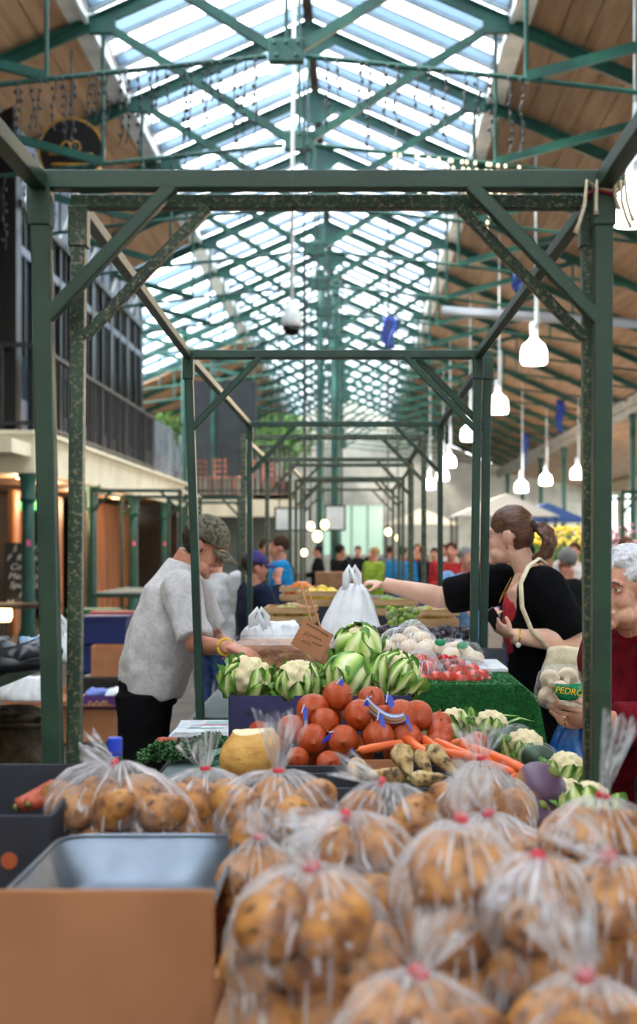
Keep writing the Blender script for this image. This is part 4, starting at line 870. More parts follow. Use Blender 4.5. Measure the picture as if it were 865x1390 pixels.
# film wrapped greens
M_dkgreen = mat('dark_green_skin', C(44, 78, 48), C(24, 50, 34), rough=.35, scale=14)
for i, (px, py, d, a, lb) in enumerate(((737, 1038, 3.42, R(35), 'dark green broccoli wrapped in clear film beside the post'), (690, 1008, 3.66, R(-20), 'film wrapped greens between the lower cauliflowers'))):
    t = thing('wrapped_greens', lb, 'vegetable', P(px, py, d), group='film wrapped greens'); t.rotation_euler = (0, a, R(20))
    blob(.065, .045, .045, .12, 20, i).build('head', M_dkgreen, t, True, local=True); blob(.073, .052, .052, .12, 20, i, 24, 16).build('film', M_film2, t, True, local=True)
# crates carrying the lower right group
for i, (x0, x1, y0, y1, z, lb) in enumerate(((.24, .50, 3.02, 3.40, .885, 'under the swedes'), (.24, .52, 3.42, 3.78, .905, 'under the lower cauliflowers'), (.10, .50, 3.80, 4.34, .90, 'before the green turf'))):
    t = thing('produce_crate', 'shallow green crate '+lb, 'crate', ((x0+x1)/2, (y0+y1)/2, .80), group='shallow crates on the second stall')
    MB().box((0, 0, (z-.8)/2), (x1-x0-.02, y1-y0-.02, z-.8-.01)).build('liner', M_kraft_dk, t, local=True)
    for sy in (-1, 1):
        for zz in (.02, .06): MB().box((0, sy*((y1-y0)/2-.006), zz), (x1-x0, .012, .03)).build('slat', M_green_dk, t, local=True)
    for sx in (-1, 1):
        for zz in (.02, .06): MB().box((sx*((x1-x0)/2-.006), 0, zz), (.012, y1-y0-.026, .03)).build('slat', M_green_dk, t, local=True)

# indigo printed box
bx = open_box('printed_carton', 'indigo printed carton with an orange disc carrying the cauliflowers', 'box', -.384, .16, 4.0, 4.36, .80, 1.046, M_purplebox, M_kraft_dk, front=False)
n = 10; pr = [(-.384, .80), (.16, .80), (.16, 1.046)]+[(-.21+.02*math.cos(t), 1.046-.018*math.sin(t)) for t in np.linspace(0, math.pi, n)]+[(-.384, 1.046)]
m_ = len(pr); MB().add([(x, y, z) for y in (3.996, 4.004) for x, z in pr], [tuple(range(m_)), tuple(range(2*m_-1, m_-1, -1))]+[((j+1) % m_, j, m_+j, m_+(j+1) % m_) for j in range(m_)]).build('front_panel', M_purplebox, bx)
o = disc(.030, .0012, 0).build('orange_disc', mat('orange_disc_print', C(206, 84, 44)), bx, local=True); o.location = P(351, 992, 3.994)-bx.location
MB().box(tuple(P(385, 986, 3.994)), (.024, .0012, .05)).build('green_mark', mat('green_print', C(84, 96, 50)), bx)
text('PINOLA', mat('faded_black_print', C(30, 28, 52)), .026, P(351, 970, 3.9945)-bx.location, (R(90), 0, 0), bx, ext=.0004)
MB().box((-.11, 4.18, .95), (.52, .33, .02)).build('card_divider', M_kraft_dk, None, label='brown card layer inside the indigo carton under the cauliflowers', cat='card')

# ------------------------------------------------------------------ parsley, papers, bottle
M_pars = mat('parsley_green', C(52, 104, 40), C(30, 72, 28), rough=.55, scale=30)
def parsley(px, py, d, L, W, H, n, lb, seed):
    r = random.Random(seed); c = P(px, py, d); c.z = .802; t = thing('parsley_bunch', lb, 'parsley', c, group='parsley bunches'); mb = MB(); st_ = MB()
    for i in range(n):
        x, y = r.uniform(-L, L), r.uniform(-W, W); z = .008+H*(1-(x/L)**2*.7)*r.random(); s = r.uniform(.006, .013); e = Euler((r.uniform(-1, 1), r.uniform(-1, 1), r.uniform(0, 6))).to_matrix(); q = Vector((x, y, z))
        for k_ in range(3):
            a = k_*2.1; f = lambda u, v: q+e @ Vector((s*(u*math.cos(a)-v*math.sin(a)), s*(u*math.sin(a)+v*math.cos(a)), s*.5*abs(v)+s*.3*u))
            mb.add([f(0, 0), f(.7, .5), f(1.4, .2), f(1.3, -.3), f(.7, -.5)], [(0, 1, 2, 3, 4)])
    for i in range(14): x = r.uniform(-L, L); st_.tube([(x, 0, .01), (x+r.uniform(-.03, .03), r.uniform(-W, W), H*.9)], .0015, 4)
    mb.build('leaves', M_pars, t, local=True, kind='stuff'); st_.build('stems', M_stub, t, local=True, kind='stuff')
parsley(287, 1005, 4.42, .075, .05, .06, 420, 'curly green parsley pile beside the yellow swede', 1); parsley(232, 1022, 4.28, .10, .06, .05, 480, 'curly green parsley pile at the left table edge', 2)
pp = thing('newspaper', 'folded newspaper with pink and green print on the grey table', 'newspaper', (-.555, 5.0, .802))
for i in range(3):
    o = MB().box((0, 0, .003+.006*i), (.26-.01*i, .36-.01*i, .005)).build('sheet', M_paperw, pp, local=True); o.rotation_euler = (0, 0, .03*i)
for (x, y, w_, h_, c_) in ((.02, .02, .13, .012, C(206, 70, 110)), (-.01, -.07, .14, .012, C(80, 160, 130)), (.03, .09, .11, .05, C(150, 200, 186)), (-.05, -.02, .04, .08, C(180, 184, 196))):
    MB().box((x, y, .0192), (w_, h_, .0008)).build('print_block', mat('print%d' % int(c_[0]*1e4), c_), pp, local=True)
bt = thing('water_bottle', 'clear water bottle with a blue cap behind the left potato bag', 'bottle', P(156, 1100, 2.70)*1.0); bt.location.z = TRAYZ
MB().lathe([(.03, 0), (.032, .01), (.032, .12), (.026, .15), (.013, .18), (.0125, .19)], 20).build('body', M_film2, bt, True, local=True)
MB().lathe([(.0155, .186), (.0155, .212), (.014, .214)], 20).build('cap', mat('blue_cap', C(20, 60, 190), rough=.35), bt, local=True)
MB().lathe([(.015, .178), (.015, .183)], 20).build('ring', MATS['blue_cap'], bt, local=True)

# ------------------------------------------------------------------ turf stand and packed produce
tf = thing('turf_stand', 'stand covered in bright green artificial turf under the tomato packs', 'stand', (.36, 4.8, .80))
M_turf = mat('artificial_turf', C(26, 118, 48), C(14, 84, 34), rough=.7, scale=60, bump=.8, bscale=220)
poly = [(.12, 1.036), (.545, 1.036), (.605, .99), (.64, .80), (.12, .80)]; m_ = 5
MB().add([(x, y, z) for y in (4.42, 5.22) for x, z in poly], [tuple(range(m_))[::-1], tuple(range(m_, 2*m_))]+[(j, (j+1) % m_, m_+(j+1) % m_, m_+j) for j in range(m_)]).build('cover', M_turf, tf)
mb = MB(); r = random.Random(3)
for i in range(7000):
    if r.random() < .5: x, z, y = r.uniform(.12, .60), r.uniform(.80, 1.03), 4.42; nrm = (0, -1, .3)
    else: x, y, z = r.uniform(.12, .545), r.uniform(4.42, 5.22), 1.036; nrm = (0, -.2, 1)
    if y == 4.42 and x > .55 and z > 1.036-(x-.545)*.8: continue
    h_ = r.uniform(.006, .011); q = Vector((x, y, z)); d_ = Vector(nrm)+Vector((r.uniform(-.5, .5), r.uniform(-.5, .5), r.uniform(-.5, .5))); mb.add([q+Vector((-.0012, 0, 0)), q+Vector((.0012, 0, 0)), q+d_.normalized()*h_], [(0, 1, 2)])
mb.build('turf_pile', M_turf, tf, kind='stuff')
M_tomato = mat('tomato_skin', C(214, 62, 40), C(190, 40, 28), rough=.22, scale=10, coat=.4); M_red = mat('red_pepper_skin', C(186, 22, 26), C(150, 14, 20), rough=.2, scale=10, coat=.4)
M_calyx = mat('calyx_green', C(62, 104, 44), rough=.6)
TOM = blob(.034, .034, .029, .05, 9, 2).mesh('tomato_body', True); TOM.materials.append(M_tomato); TOMR = TOM.copy(); TOMR.materials[0] = M_red
cal = MB()
for i in range(5): a = i*1.256; cal.add([(.003*math.cos(a+1.5), .003*math.sin(a+1.5), .027), (.016*math.cos(a), .016*math.sin(a), .029), (.003*math.cos(a-1.5), .003*math.sin(a-1.5), .027), (.006*math.cos(a), .006*math.sin(a), .031)], [(0, 1, 3), (1, 2, 3), (0, 3, 2)])
CAL = cal.mesh('calyx'); CAL.materials.append(M_calyx)
def fruit(nm, me, cl, px, py, d, sc_, lb, cat, grp, rot=None):
    t = thing(nm, lb, cat, P(px, py, d), group=grp); t.scale = (sc_,)*3; t.rotation_euler = rot or (R(random.uniform(30, 80)), R(random.uniform(-40, 40)), random.uniform(0, 6)); mkobj('body', me, None, t)
    if cl: mkobj('calyx', cl, None, t)
def pack(pts, rad, nm, lb, cat, m=None):
    """film drawn over a cluster of points"""
    pts = np.array([tuple(p) for p in pts]); c = pts.mean(0); N = 32; rings = []; zmin = pts[:, 2].min()-rad
    for i in range(14):
        a = math.pi*(.99-.97*i/13); ring = []
        for j in range(N):
            t = 2*math.pi*j/N; dr = np.array([math.sin(a)*math.cos(t), math.sin(a)*math.sin(t), math.cos(a)]); rd = max(float(np.dot(p-c, dr)) for p in pts)+rad
            q = c+dr*rd*(.97+.05*nz3(dr, 5, len(pts))); q[2] = max(q[2], zmin); ring.append(q)
        rings.append(ring)
    t = thing(nm, lb, cat, (c[0], c[1], zmin)); MB().loft(rings).build('film', m or M_film2, t, True); return t
TP = [(592, 922, 4.60), (609, 922, 4.56), (627, 922, 4.56), (645, 921, 4.56), (656, 920, 4.60), (618, 913, 4.66), (640, 912, 4.66)]
for p in TP: fruit('tomato', TOM, CAL, *p, .95, 'red tomato in the clear pack at the turf edge', 'tomato', 'packed tomatoes on the turf')
pack([P(*p) for p in TP], .037, 'tomato_pack', 'clear film pack of tomatoes at the right end of the turf', 'pack')
TP2 = [(566, 916, 4.66), (577, 926, 4.62), (571, 899, 4.74), (585, 908, 4.70)]
for p in TP2: fruit('tomato', TOM, CAL, *p, .9, 'red tomato in the crumpled pack next to the cauliflower', 'tomato', 'tomatoes in the crumpled pack')
pack([P(*p) for p in TP2], .042, 'tomato_pack', 'crumpled film pack of tomatoes next to the cauliflower', 'pack', M_film)
for p in ((590, 897, 4.80), (603, 895, 4.80), (616, 896, 4.80), (608, 904, 4.76), (625, 902, 4.78), (550, 897, 4.9), (558, 901, 4.9)): fruit('red_chilli', TOMR, CAL, *p, .62, 'bright red chilli heaped behind the tomato pack', 'chilli', 'red chillies behind the tomatoes')
# base boards the rear produce stands on
open_box('display_crate', 'dark crate raising the mushrooms behind the turf stand', 'crate', .0, .58, 5.235, 5.29, .80, 1.09, M_slatebox)
M_mush = mat('mushroom_cap', C(238, 222, 200), C(220, 198, 170), rough=.6, scale=12, sss=.1)
MUS = MB().lathe([(.002, .030), (.02, .028), (.034, .016), (.038, .0), (.034, -.010), (.014, -.012), (.013, -.034), (.010, -.036)], 18).mesh('mushroom_body', True); MUS.materials.append(M_mush)
MP = [(541, 872, 5.02), (560, 862, 5.10), (556, 880, 4.98), (577, 882, 4.96), (527, 880, 5.0), (573, 868, 5.06), (582, 880, 5.02)]
for p in MP: fruit('mushroom', MUS, None, *p, 1.0, 'pale button mushroom in the knotted clear bag', 'mushroom', 'mushrooms in the knotted bag', (R(random.uniform(-40, 40)), R(random.uniform(-40, 40)), 0))
pack([P(*p) for p in MP], .040, 'mushroom_bag', 'knotted clear bag of white mushrooms behind the tomatoes', 'bag', M_film)
MP2 = [(602, 884, 4.96), (620, 882, 5.0), (634, 888, 4.98), (612, 890, 4.92), (645, 894, 4.96)]
for p in MP2: fruit('mushroom', MUS, None, *p, .95, 'white mushroom in the green labelled pack', 'mushroom', 'mushrooms in the green labelled pack', (R(random.uniform(-40, 40)), R(random.uniform(-40, 40)), 0))
mk = pack([P(*p) for p in MP2], .036, 'mushroom_pack', 'clear pack of mushrooms with green labels before the grapes', 'pack')
for p in ((598, 872, 4.93), (628, 876, 4.95)):
    o = MB().ell(tuple(P(*p)), (.022, .006, .014), 12, 6).build('green_label', mat('label_green', C(24, 140, 84), rough=.3), mk, True)
pl_ = MB().box((.33, 5.02, 1.045), (.44, .38, .016)).build('produce_tray', M_paperw, None, label='white tray under the mushrooms on the turf stand', cat='tray', bevel=.004)
def punnet(px, py, d, w_, h_, dp, m, n, r_, lb, blb, cat, seed):
    c = P(px, py, d); t = thing('punnet', lb, 'punnet', (c.x, d, c.z-h_/2)); rr = random.Random(seed)
    MB().loft([rrect(w_/2*.88, dp/2*.88, .012, 0), rrect(w_/2, dp/2, .015, h_), rrect(w_/2+.008, dp/2+.008, .016, h_), rrect(w_/2+.008, dp/2+.008, .016, h_+.004)], caps=False).build('tray', M_film2, t, True, local=True)
    MB().box((0, 0, .001), (w_*.85, dp*.85, .002)).build('base', M_film2, t, local=True); me = blob(r_, r_, r_, .03, 8, 1, 10, 7).mesh('berry', True); me.materials.append(m)
    for i in range(n): tag(mkobj('grape', me, None, None, (c.x+rr.uniform(-.43, .43)*w_, d+rr.uniform(-.42, .42)*dp, c.z-h_/2+r_+rr.random()*(h_-r_))), blb, 'grape', blb)
M_grape = mat('green_grape', C(150, 170, 50), C(110, 136, 34), rough=.25, scale=30, sss=.2); M_dgrape = mat('dark_grape', C(60, 30, 50), C(36, 18, 34), rough=.3, scale=30)
punnet(547, 838, 5.75, .15, .075, .12, M_grape, 44, .014, 'clear punnet of green grapes under the reaching arm', 'green grape in the clear punnet under the reaching arm', 'grape', 1)
punnet(610, 862, 5.55, .18, .06, .13, M_dgrape, 44, .014, 'clear punnet of dark grapes beside the right posts', 'dark grape in the clear punnet beside the right posts', 'grape', 2)
punnet(508, 862, 5.5, .14, .06, .12, M_dgrape, 26, .014, 'clear punnet of dark grapes behind the topmost cauliflower', 'dark grape in the punnet behind the topmost cauliflower', 'grape', 3)
open_box('display_crate', 'dark crate lifting the grape punnets on the third stall', 'crate', -.02, .47, 5.44, 5.95, .80, 1.065, M_slatebox, M_slatebox)
MB().box((.225, 5.695, 1.073), (.48, .5, .012)).build('crate_lid', M_paperw, None, label='pale board lying on the crate under the grape punnets', cat='board')

# brown paper lined crate, price card, bags on the third stall
pc = thing('paper_lined_crate', 'clear crate lined with crumpled bronze paper beside the man', 'crate', (-.30, 5.43, .80))
def crumple(w_, dp, h_, seed, amp=.020):
    mb = MB(); rings = []
    for i, z in enumerate(np.linspace(0, h_, 14)):
        rg_ = []
        for (x, y, _) in rrect(w_/2, dp/2, .03, 0, 10):
            k_ = amp*(nz3((x*1.0, y, z*.35), 26, seed)+.7*nz3((x, y, z*.5), 60, seed)); l_ = math.hypot(x, y); rg_.append((x+x/l_*k_, y+y/l_*k_, z))
        rings.append(rg_)
    for q in (.9, .6, .2): rings.append([(x*q, y*q, h_-.02*(1-q)+.012*nz3((x*q, y*q, 0), 30, seed)) for (x, y, z) in rings[13]])
    return mb.loft(rings)
M_bronze = mat('bronze_paper', C(190, 138, 96), C(132, 84, 54), rough=.28, scale=14, bump=.7, bscale=40, metal=.25)
crumple(.37, .38, .305, 4).build('paper_liner', M_bronze, pc, True, local=True)
MB().loft([rrect(.195, .195, .03, 0), rrect(.205, .205, .03, .315)], caps=False).build('clear_wall', M_film2, pc, True, local=True)
MB().tube([(x, y, .315) for x, y, _ in rrect(.205, .205, .03, 0)]+[(.205, .175, .315)], .005, 6).build('rim', M_film2, pc, True, local=True)
card = thing('price_card', 'brown cardboard price card with black handwriting leaning behind the cauliflowers', 'sign', P(424, 868, 4.50)); card.rotation_euler = (R(-14), R(30), R(6))
MB().box((0, 0, 0), (.115, .003, .10)).build('card', M_kraft, card, local=True)
M_ink = mat('marker_ink', C(40, 34, 34), rough=.8)
for i, (x, z, wd, ht, n) in enumerate(((.0, .038, .085, .006, 22), (.012, .012, .03, .012, 6), (.022, -.006, .034, .010, 7), (-.022, .006, .022, .024, 5), (-.012, -.020, .03, .020, 5))): scribble(card, M_ink, x, -.0022, z, wd, ht, n, .0011, i)
for i, (a, b) in enumerate((((408, 792, 4.75), (428, 862, 4.60)), ((418, 800, 4.78), (440, 866, 4.62)))): MB().tube([P(*a), P(*b)], .004, 6).build('stick', M_kraft, card)
M_carrier = mat('white_carrier_plastic', C(246, 247, 250), C(232, 234, 240), rough=.3, scale=14, bump=.3, bscale=40, sss=.1)
def carrier(px, py, d, w_, h_, lb, seed, m=M_carrier, loops=True, nm='carrier_bag', dp=.5, top=.25):
    """hanging carrier bag with vertical folds and two handle loops"""
    c = P(px, py, d); t = thing(nm, lb, 'bag', c); rings = []; N = 40
    for u in np.linspace(0, 1, 16):
        z = -h_*u; ww = w_/2*(top+(1-top)*min(1, (u*1.35)**.7))*(1 if u < .93 else 1-(u-.93)*4); ring = []
        for j in range(N):
            a = 2*math.pi*j/N; f = 1+.13*math.sin(7*a+seed+2*u)*(1-u*.6)+.07*math.sin(13*a+seed*2)
            ring.append((ww*f*math.cos(a)+.01*math.sin(5*u+seed), ww*dp*f*math.sin(a), z+.01*math.sin(3*a)*(1-u)))
        rings.append(ring)
    MB().loft(rings[::-1]).build('body', m, t, True, local=True)
    if loops:
        for sx in (-1, 1): MB().tube([(sx*w_*top*.35, .01*sx, -.02), (sx*w_*top*.35, .012*sx, .05), (sx*w_*.05, .01*sx, .085), (sx*-.02*w_, .01*sx, .05), (sx*-.03, .01*sx, -.02)], [.016, .014, .012, .014, .016], 8, flat=.3).build('handle', m, t, True, local=True)
    return t
carrier(478, 795, 5.92, .27, .30, 'white plastic carrier bag held out by the reaching woman', 2, top=.3)
cb2 = carrier(352, 852, 6.0, .16, .14, 'small white carrier bag with looped handles on the stall by the man', 5, top=.6); 
# ================================================================== PEOPLE
def remesh(mb, vox, it=4, fold=0.0, fs=9.0, seed=0, dirn=(1, 1, 1), name='m'):
    me = mb.mesh('tmp'); o = bpy.data.objects.new('tmp', me); COL.objects.link(o)
    r = o.modifiers.new('r', 'REMESH'); r.mode = 'VOXEL'; r.voxel_size = vox; r.use_smooth_shade = True
    s = o.modifiers.new('s', 'SMOOTH'); s.factor = .5; s.iterations = it
    bpy.context.view_layer.update(); out = bpy.data.meshes.new_from_object(o.evaluated_get(bpy.context.evaluated_depsgraph_get()))
    bpy.data.objects.remove(o); out.name = name
    if fold:
        n = len(out.vertices); co = np.empty(n*3); out.vertices.foreach_get('co', co); nr = np.empty(n*3); out.vertices.foreach_get('normal', nr); co = co.reshape(-1, 3); nr = nr.reshape(-1, 3)
        dv = np.array([fold*(mnoise.noise(Vector((p[0]*fs*dirn[0]+seed, p[1]*fs*dirn[1], p[2]*fs*dirn[2])))+.5*mnoise.noise(Vector((p[0]*fs*2.6*dirn[0], p[1]*fs*2.6*dirn[1]+seed, p[2]*fs*2.6*dirn[2])))) for p in co])
        out.vertices.foreach_set('co', (co+nr*dv[:, None]).ravel()); out.update()
    return out
def put(name, me, m, parent, label=None):
    inv = wm(parent).inverted(); me.transform(inv); me.materials.clear(); me.materials.append(m)
    for p in me.polygons: p.use_smooth = True
    return mkobj(name, me, m, parent, label=label)
def skin_mat(name, a, b): return mat(name, a, b, rough=.5, scale=14, sss=.12, bump=.08, bscale=120)
SK_man = skin_mat('ruddy_skin', C(206, 146, 120), C(186, 118, 96)); SK_wom = skin_mat('fair_skin', C(232, 188, 164), C(220, 168, 146)); SK_old = skin_mat('aged_skin', C(222, 172, 144), C(200, 140, 116))
def hframe(c, f, up=(0, 0, 1)):
    f = Vector(f).normalized(); r = f.cross(Vector(up)).normalized(); u = r.cross(f)
    m = Matrix((r, f, u)).transposed(); c = Vector(c); return lambda p: c+m @ Vector(p), m
def add_head(mb, T, M, fine=True, s=1.0):
    E = lambda c, r, n=14, k=9: mb.ell(T(Vector(c)*s), [q*s for q in r], n, k, M)
    E((0, -.015, .03), (.074, .093, .086)); E((0, .03, -.03), (.060, .062, .085)); E((0, .045, -.082), (.045, .044, .032))
    if not fine:
        E((0, .10, -.02), (.012, .02, .022), 8, 5); [E((sx*.075, -.005, -.012), (.012, .022, .032), 8, 5) for sx in (-1, 1)]; return
    tb = lambda pts, r: mb.tube([T(Vector(p)*s) for p in pts], [q*s for q in r], 10)
    for sx in (-1, 1):
        E((sx*.034, .058, -.03), (.026, .030, .028)); E((sx*.0115, .099, -.036), (.009, .010, .008), 8, 6)
        E((sx*.076, -.006, -.012), (.010, .021, .033), 10, 7); E((sx*.080, -.016, -.006), (.008, .010, .026), 8, 6); E((sx*.04, .05, -.075), (.024, .03, .03), 10, 6)
    tb([(0, .087, .018), (0, .096, -.006), (0, .104, -.030), (0, .094, -.042)], [.008, .0105, .0135, .009])
    tb([(-.05, .070, .022), (-.028, .086, .030), (0, .090, .026), (.028, .086, .030), (.05, .070, .022)], [.009, .012, .011, .012, .009])
    tb([(-.024, .086, -.066), (-.01, .096, -.062), (.01, .096, -.062), (.024, .086, -.066)], [.004, .0065, .0065, .004]); tb([(-.02, .085, -.073), (0, .094, -.076), (.02, .085, -.073)], [.005, .0075, .005])
    E((0, .078, -.102), (.022, .020, .018), 10, 6)
M_eyew = mat('eye_white', C(226, 222, 216), rough=.15); M_iris = mat('eye_iris', C(70, 84, 90), rough=.15); M_lip = mat('lip', C(176, 104, 96), rough=.5); M_brow = mat('brow_hair', C(120, 92, 74), rough=.9)
def face_parts(T, M, root, s=1.0, brow=True):
    for sx in (-1, 1):
        e = MB().ell(T(Vector((sx*.031, .0715, .006))*s), (.0125*s,)*3, 14, 9, M).build('eye', M_eyew, root, True); MB().ell(T(Vector((sx*.031, .0815, .006))*s), (.0055*s, .0035*s, .0055*s), 10, 6, M).build('iris', M_iris, e, True)
        for dz, nm in ((.0085, 'eyelid'), (-.006, 'eyelid')): MB().tube([T(Vector((sx*(.031+q*.015), .0800-.009*q*q, .006+dz*(1-.6*q*q)))*s) for q in (-1, -.5, 0, .5, 1)], [.003*s, .005*s, .0055*s, .005*s, .003*s], 8).build(nm, ROOT_SKIN[0], root, True)
        if brow: MB().tube([T(Vector((sx*(.03+q*.02), .0955-.006*q*q, .032-.006*q*q))*s) for q in (-1, -.3, .3, 1)], .0035*s, 6).build('eyebrow', M_brow, root, True)
    MB().tube([T(Vector(p)*s) for p in ((-.021, .090, -.0695), (0, .099, -.0685), (.021, .090, -.0695))], [.0015, .0035, .0015], 6).build('mouth', M_lip, root, True)
ROOT_SKIN = [SK_man]
def add_hand(mb, w_, fwd, palm, across, curl=(.5, .55, .6, .65), thumb=.5, s=1.0, r=.0078, spread=.0, gap=1.06):
    """palm, four fingers and a thumb; across points to the thumb side"""
    w_ = Vector(w_); f = Vector(fwd).normalized(); p = Vector(palm); p = (p-f*p.dot(f)).normalized(); a = Vector(across); a = (a-f*a.dot(f)-p*a.dot(p)).normalized()
    M = Matrix((a, f, p)).transposed(); mb.ell(w_+f*.045*s, (.040*s, .052*s, .015*s), 14, 9, M); mb.ell(w_+f*.03*s+a*.02*s+p*.006*s, (.02*s, .032*s, .014*s), 10, 7, M)
    for i, (o, L) in enumerate(((.031, .072), (.0105, .082), (-.0105, .077), (-.031, .060))):
        q = w_+(f*.082+a*(o*gap)-f*.10*abs(o-.005)*.9)*s; d = (f+a*(o*spread)).normalized(); pts = [q-d*.02*s, q]; c = curl[i]; ang = 0
        for sg in (.45, .32, .26):
            ang += c; dd = d*math.cos(ang)+p*math.sin(ang); pts.append(pts[-1]+dd*L*sg*s)
        mb.tube(pts, [r*1.1*s, r*1.1*s, r*1.05*s, r*.98*s, r*.85*s], 8); mb.ell(pts[-1], (r*.86*s,)*3, 8, 6)
    b = w_+(f*.022+a*.034)*s; d1 = (f*.62+a*.7*(1-thumb*.5)+p*.55*thumb).normalized(); d2 = (f*.9+a*.15+p*.6*thumb).normalized(); mb.tube([b-d1*.02*s, b+d1*.028*s, b+d1*.03*s+d2*.03*s], [.013*s, .0105*s, .0088*s], 8); mb.ell(b+d1*.03*s+d2*.03*s, (.0088*s,)*3, 8, 6)
def add_arm(mb, sh, el, wr, k=1.0, pad=0.0, upto=1.0, start=0.0):
    """tapered arm; upto: fraction of the shoulder-wrist chain covered"""
    sh, el, wr = Vector(sh), Vector(el), Vector(wr); L1, L2 = (el-sh).length, (wr-el).length; tot = L1+L2; pts = []; rs = []
    prof = [(0, .056), (.12, .054), (.28, .047), (.45, .040), (.52, .039), (.6, .040), (.75, .034), (.9, .027), (1, .026)]
    for u, r_ in prof:
        if u > upto+.001: break
        q = u*tot; pts.append(sh.lerp(el, q/L1) if q <= L1 else el.lerp(wr, (q-L1)/L2)); rs.append(r_*k+pad)
    if upto < 1:
        q = upto*tot; pts.append(sh.lerp(el, q/L1) if q <= L1 else el.lerp(wr, (q-L1)/L2)); rs.append(rs[-1])
    mb.tube(pts, rs, 14); mb.ell(sh, (rs[0]*.98,)*3, 12, 8)
    if upto >= .5: mb.ell(el, (.040*k+pad,)*3, 12, 8)
def add_torso(mb, rings, side, n=20):
    """rings: (centre, half width along side, half depth)"""
    S_ = Vector(side).normalized(); out = []; cs = [Vector(r[0]) for r in rings]
    for i, (c, a, b) in enumerate(rings):
        d = (cs[min(i+1, len(cs)-1)]-cs[max(i-1, 0)]).normalized(); F = S_.cross(d).normalized()
        out.append([Vector(c)+S_*(a*math.copysign(abs(math.cos(2*math.pi*j/n))**.85, math.cos(2*math.pi*j/n)))+F*(b*math.sin(2*math.pi*j/n)) for j in range(n)])
    mb.loft(out)
def add_leg(mb, hip, kn, an, toe, k=1.0, pad=0.0, foot=True):
    hip, kn, an = Vector(hip), Vector(kn), Vector(an)
    mb.tube([hip, hip.lerp(kn, .4), kn, kn.lerp(an, .3), kn.lerp(an, .7), an], [.088*k+pad, .075*k+pad, .055*k+pad, .057*k+pad, .042*k+pad, .038*k+pad], 14)
    if foot:
        t = Vector(toe); mb.tube([an+Vector((0, 0, -.03)), an.lerp(an+t, .5)+Vector((0, 0, -.045)), an+t+Vector((0, 0, -.055))], [.042, .042, .032], 10)
def hair_cap(T, M, s, vox, fold, fs, name, extra=None, back=.022, r=(.081, .097, .090), zc=.042, cutz=None):
    mb = MB(); mb.ell(T(Vector((0, -back, zc))*s), [q*s for q in r], 20, 14, M)
    if extra: extra(mb)
    return remesh(mb, vox, 3, fold, fs, 3, name=name)

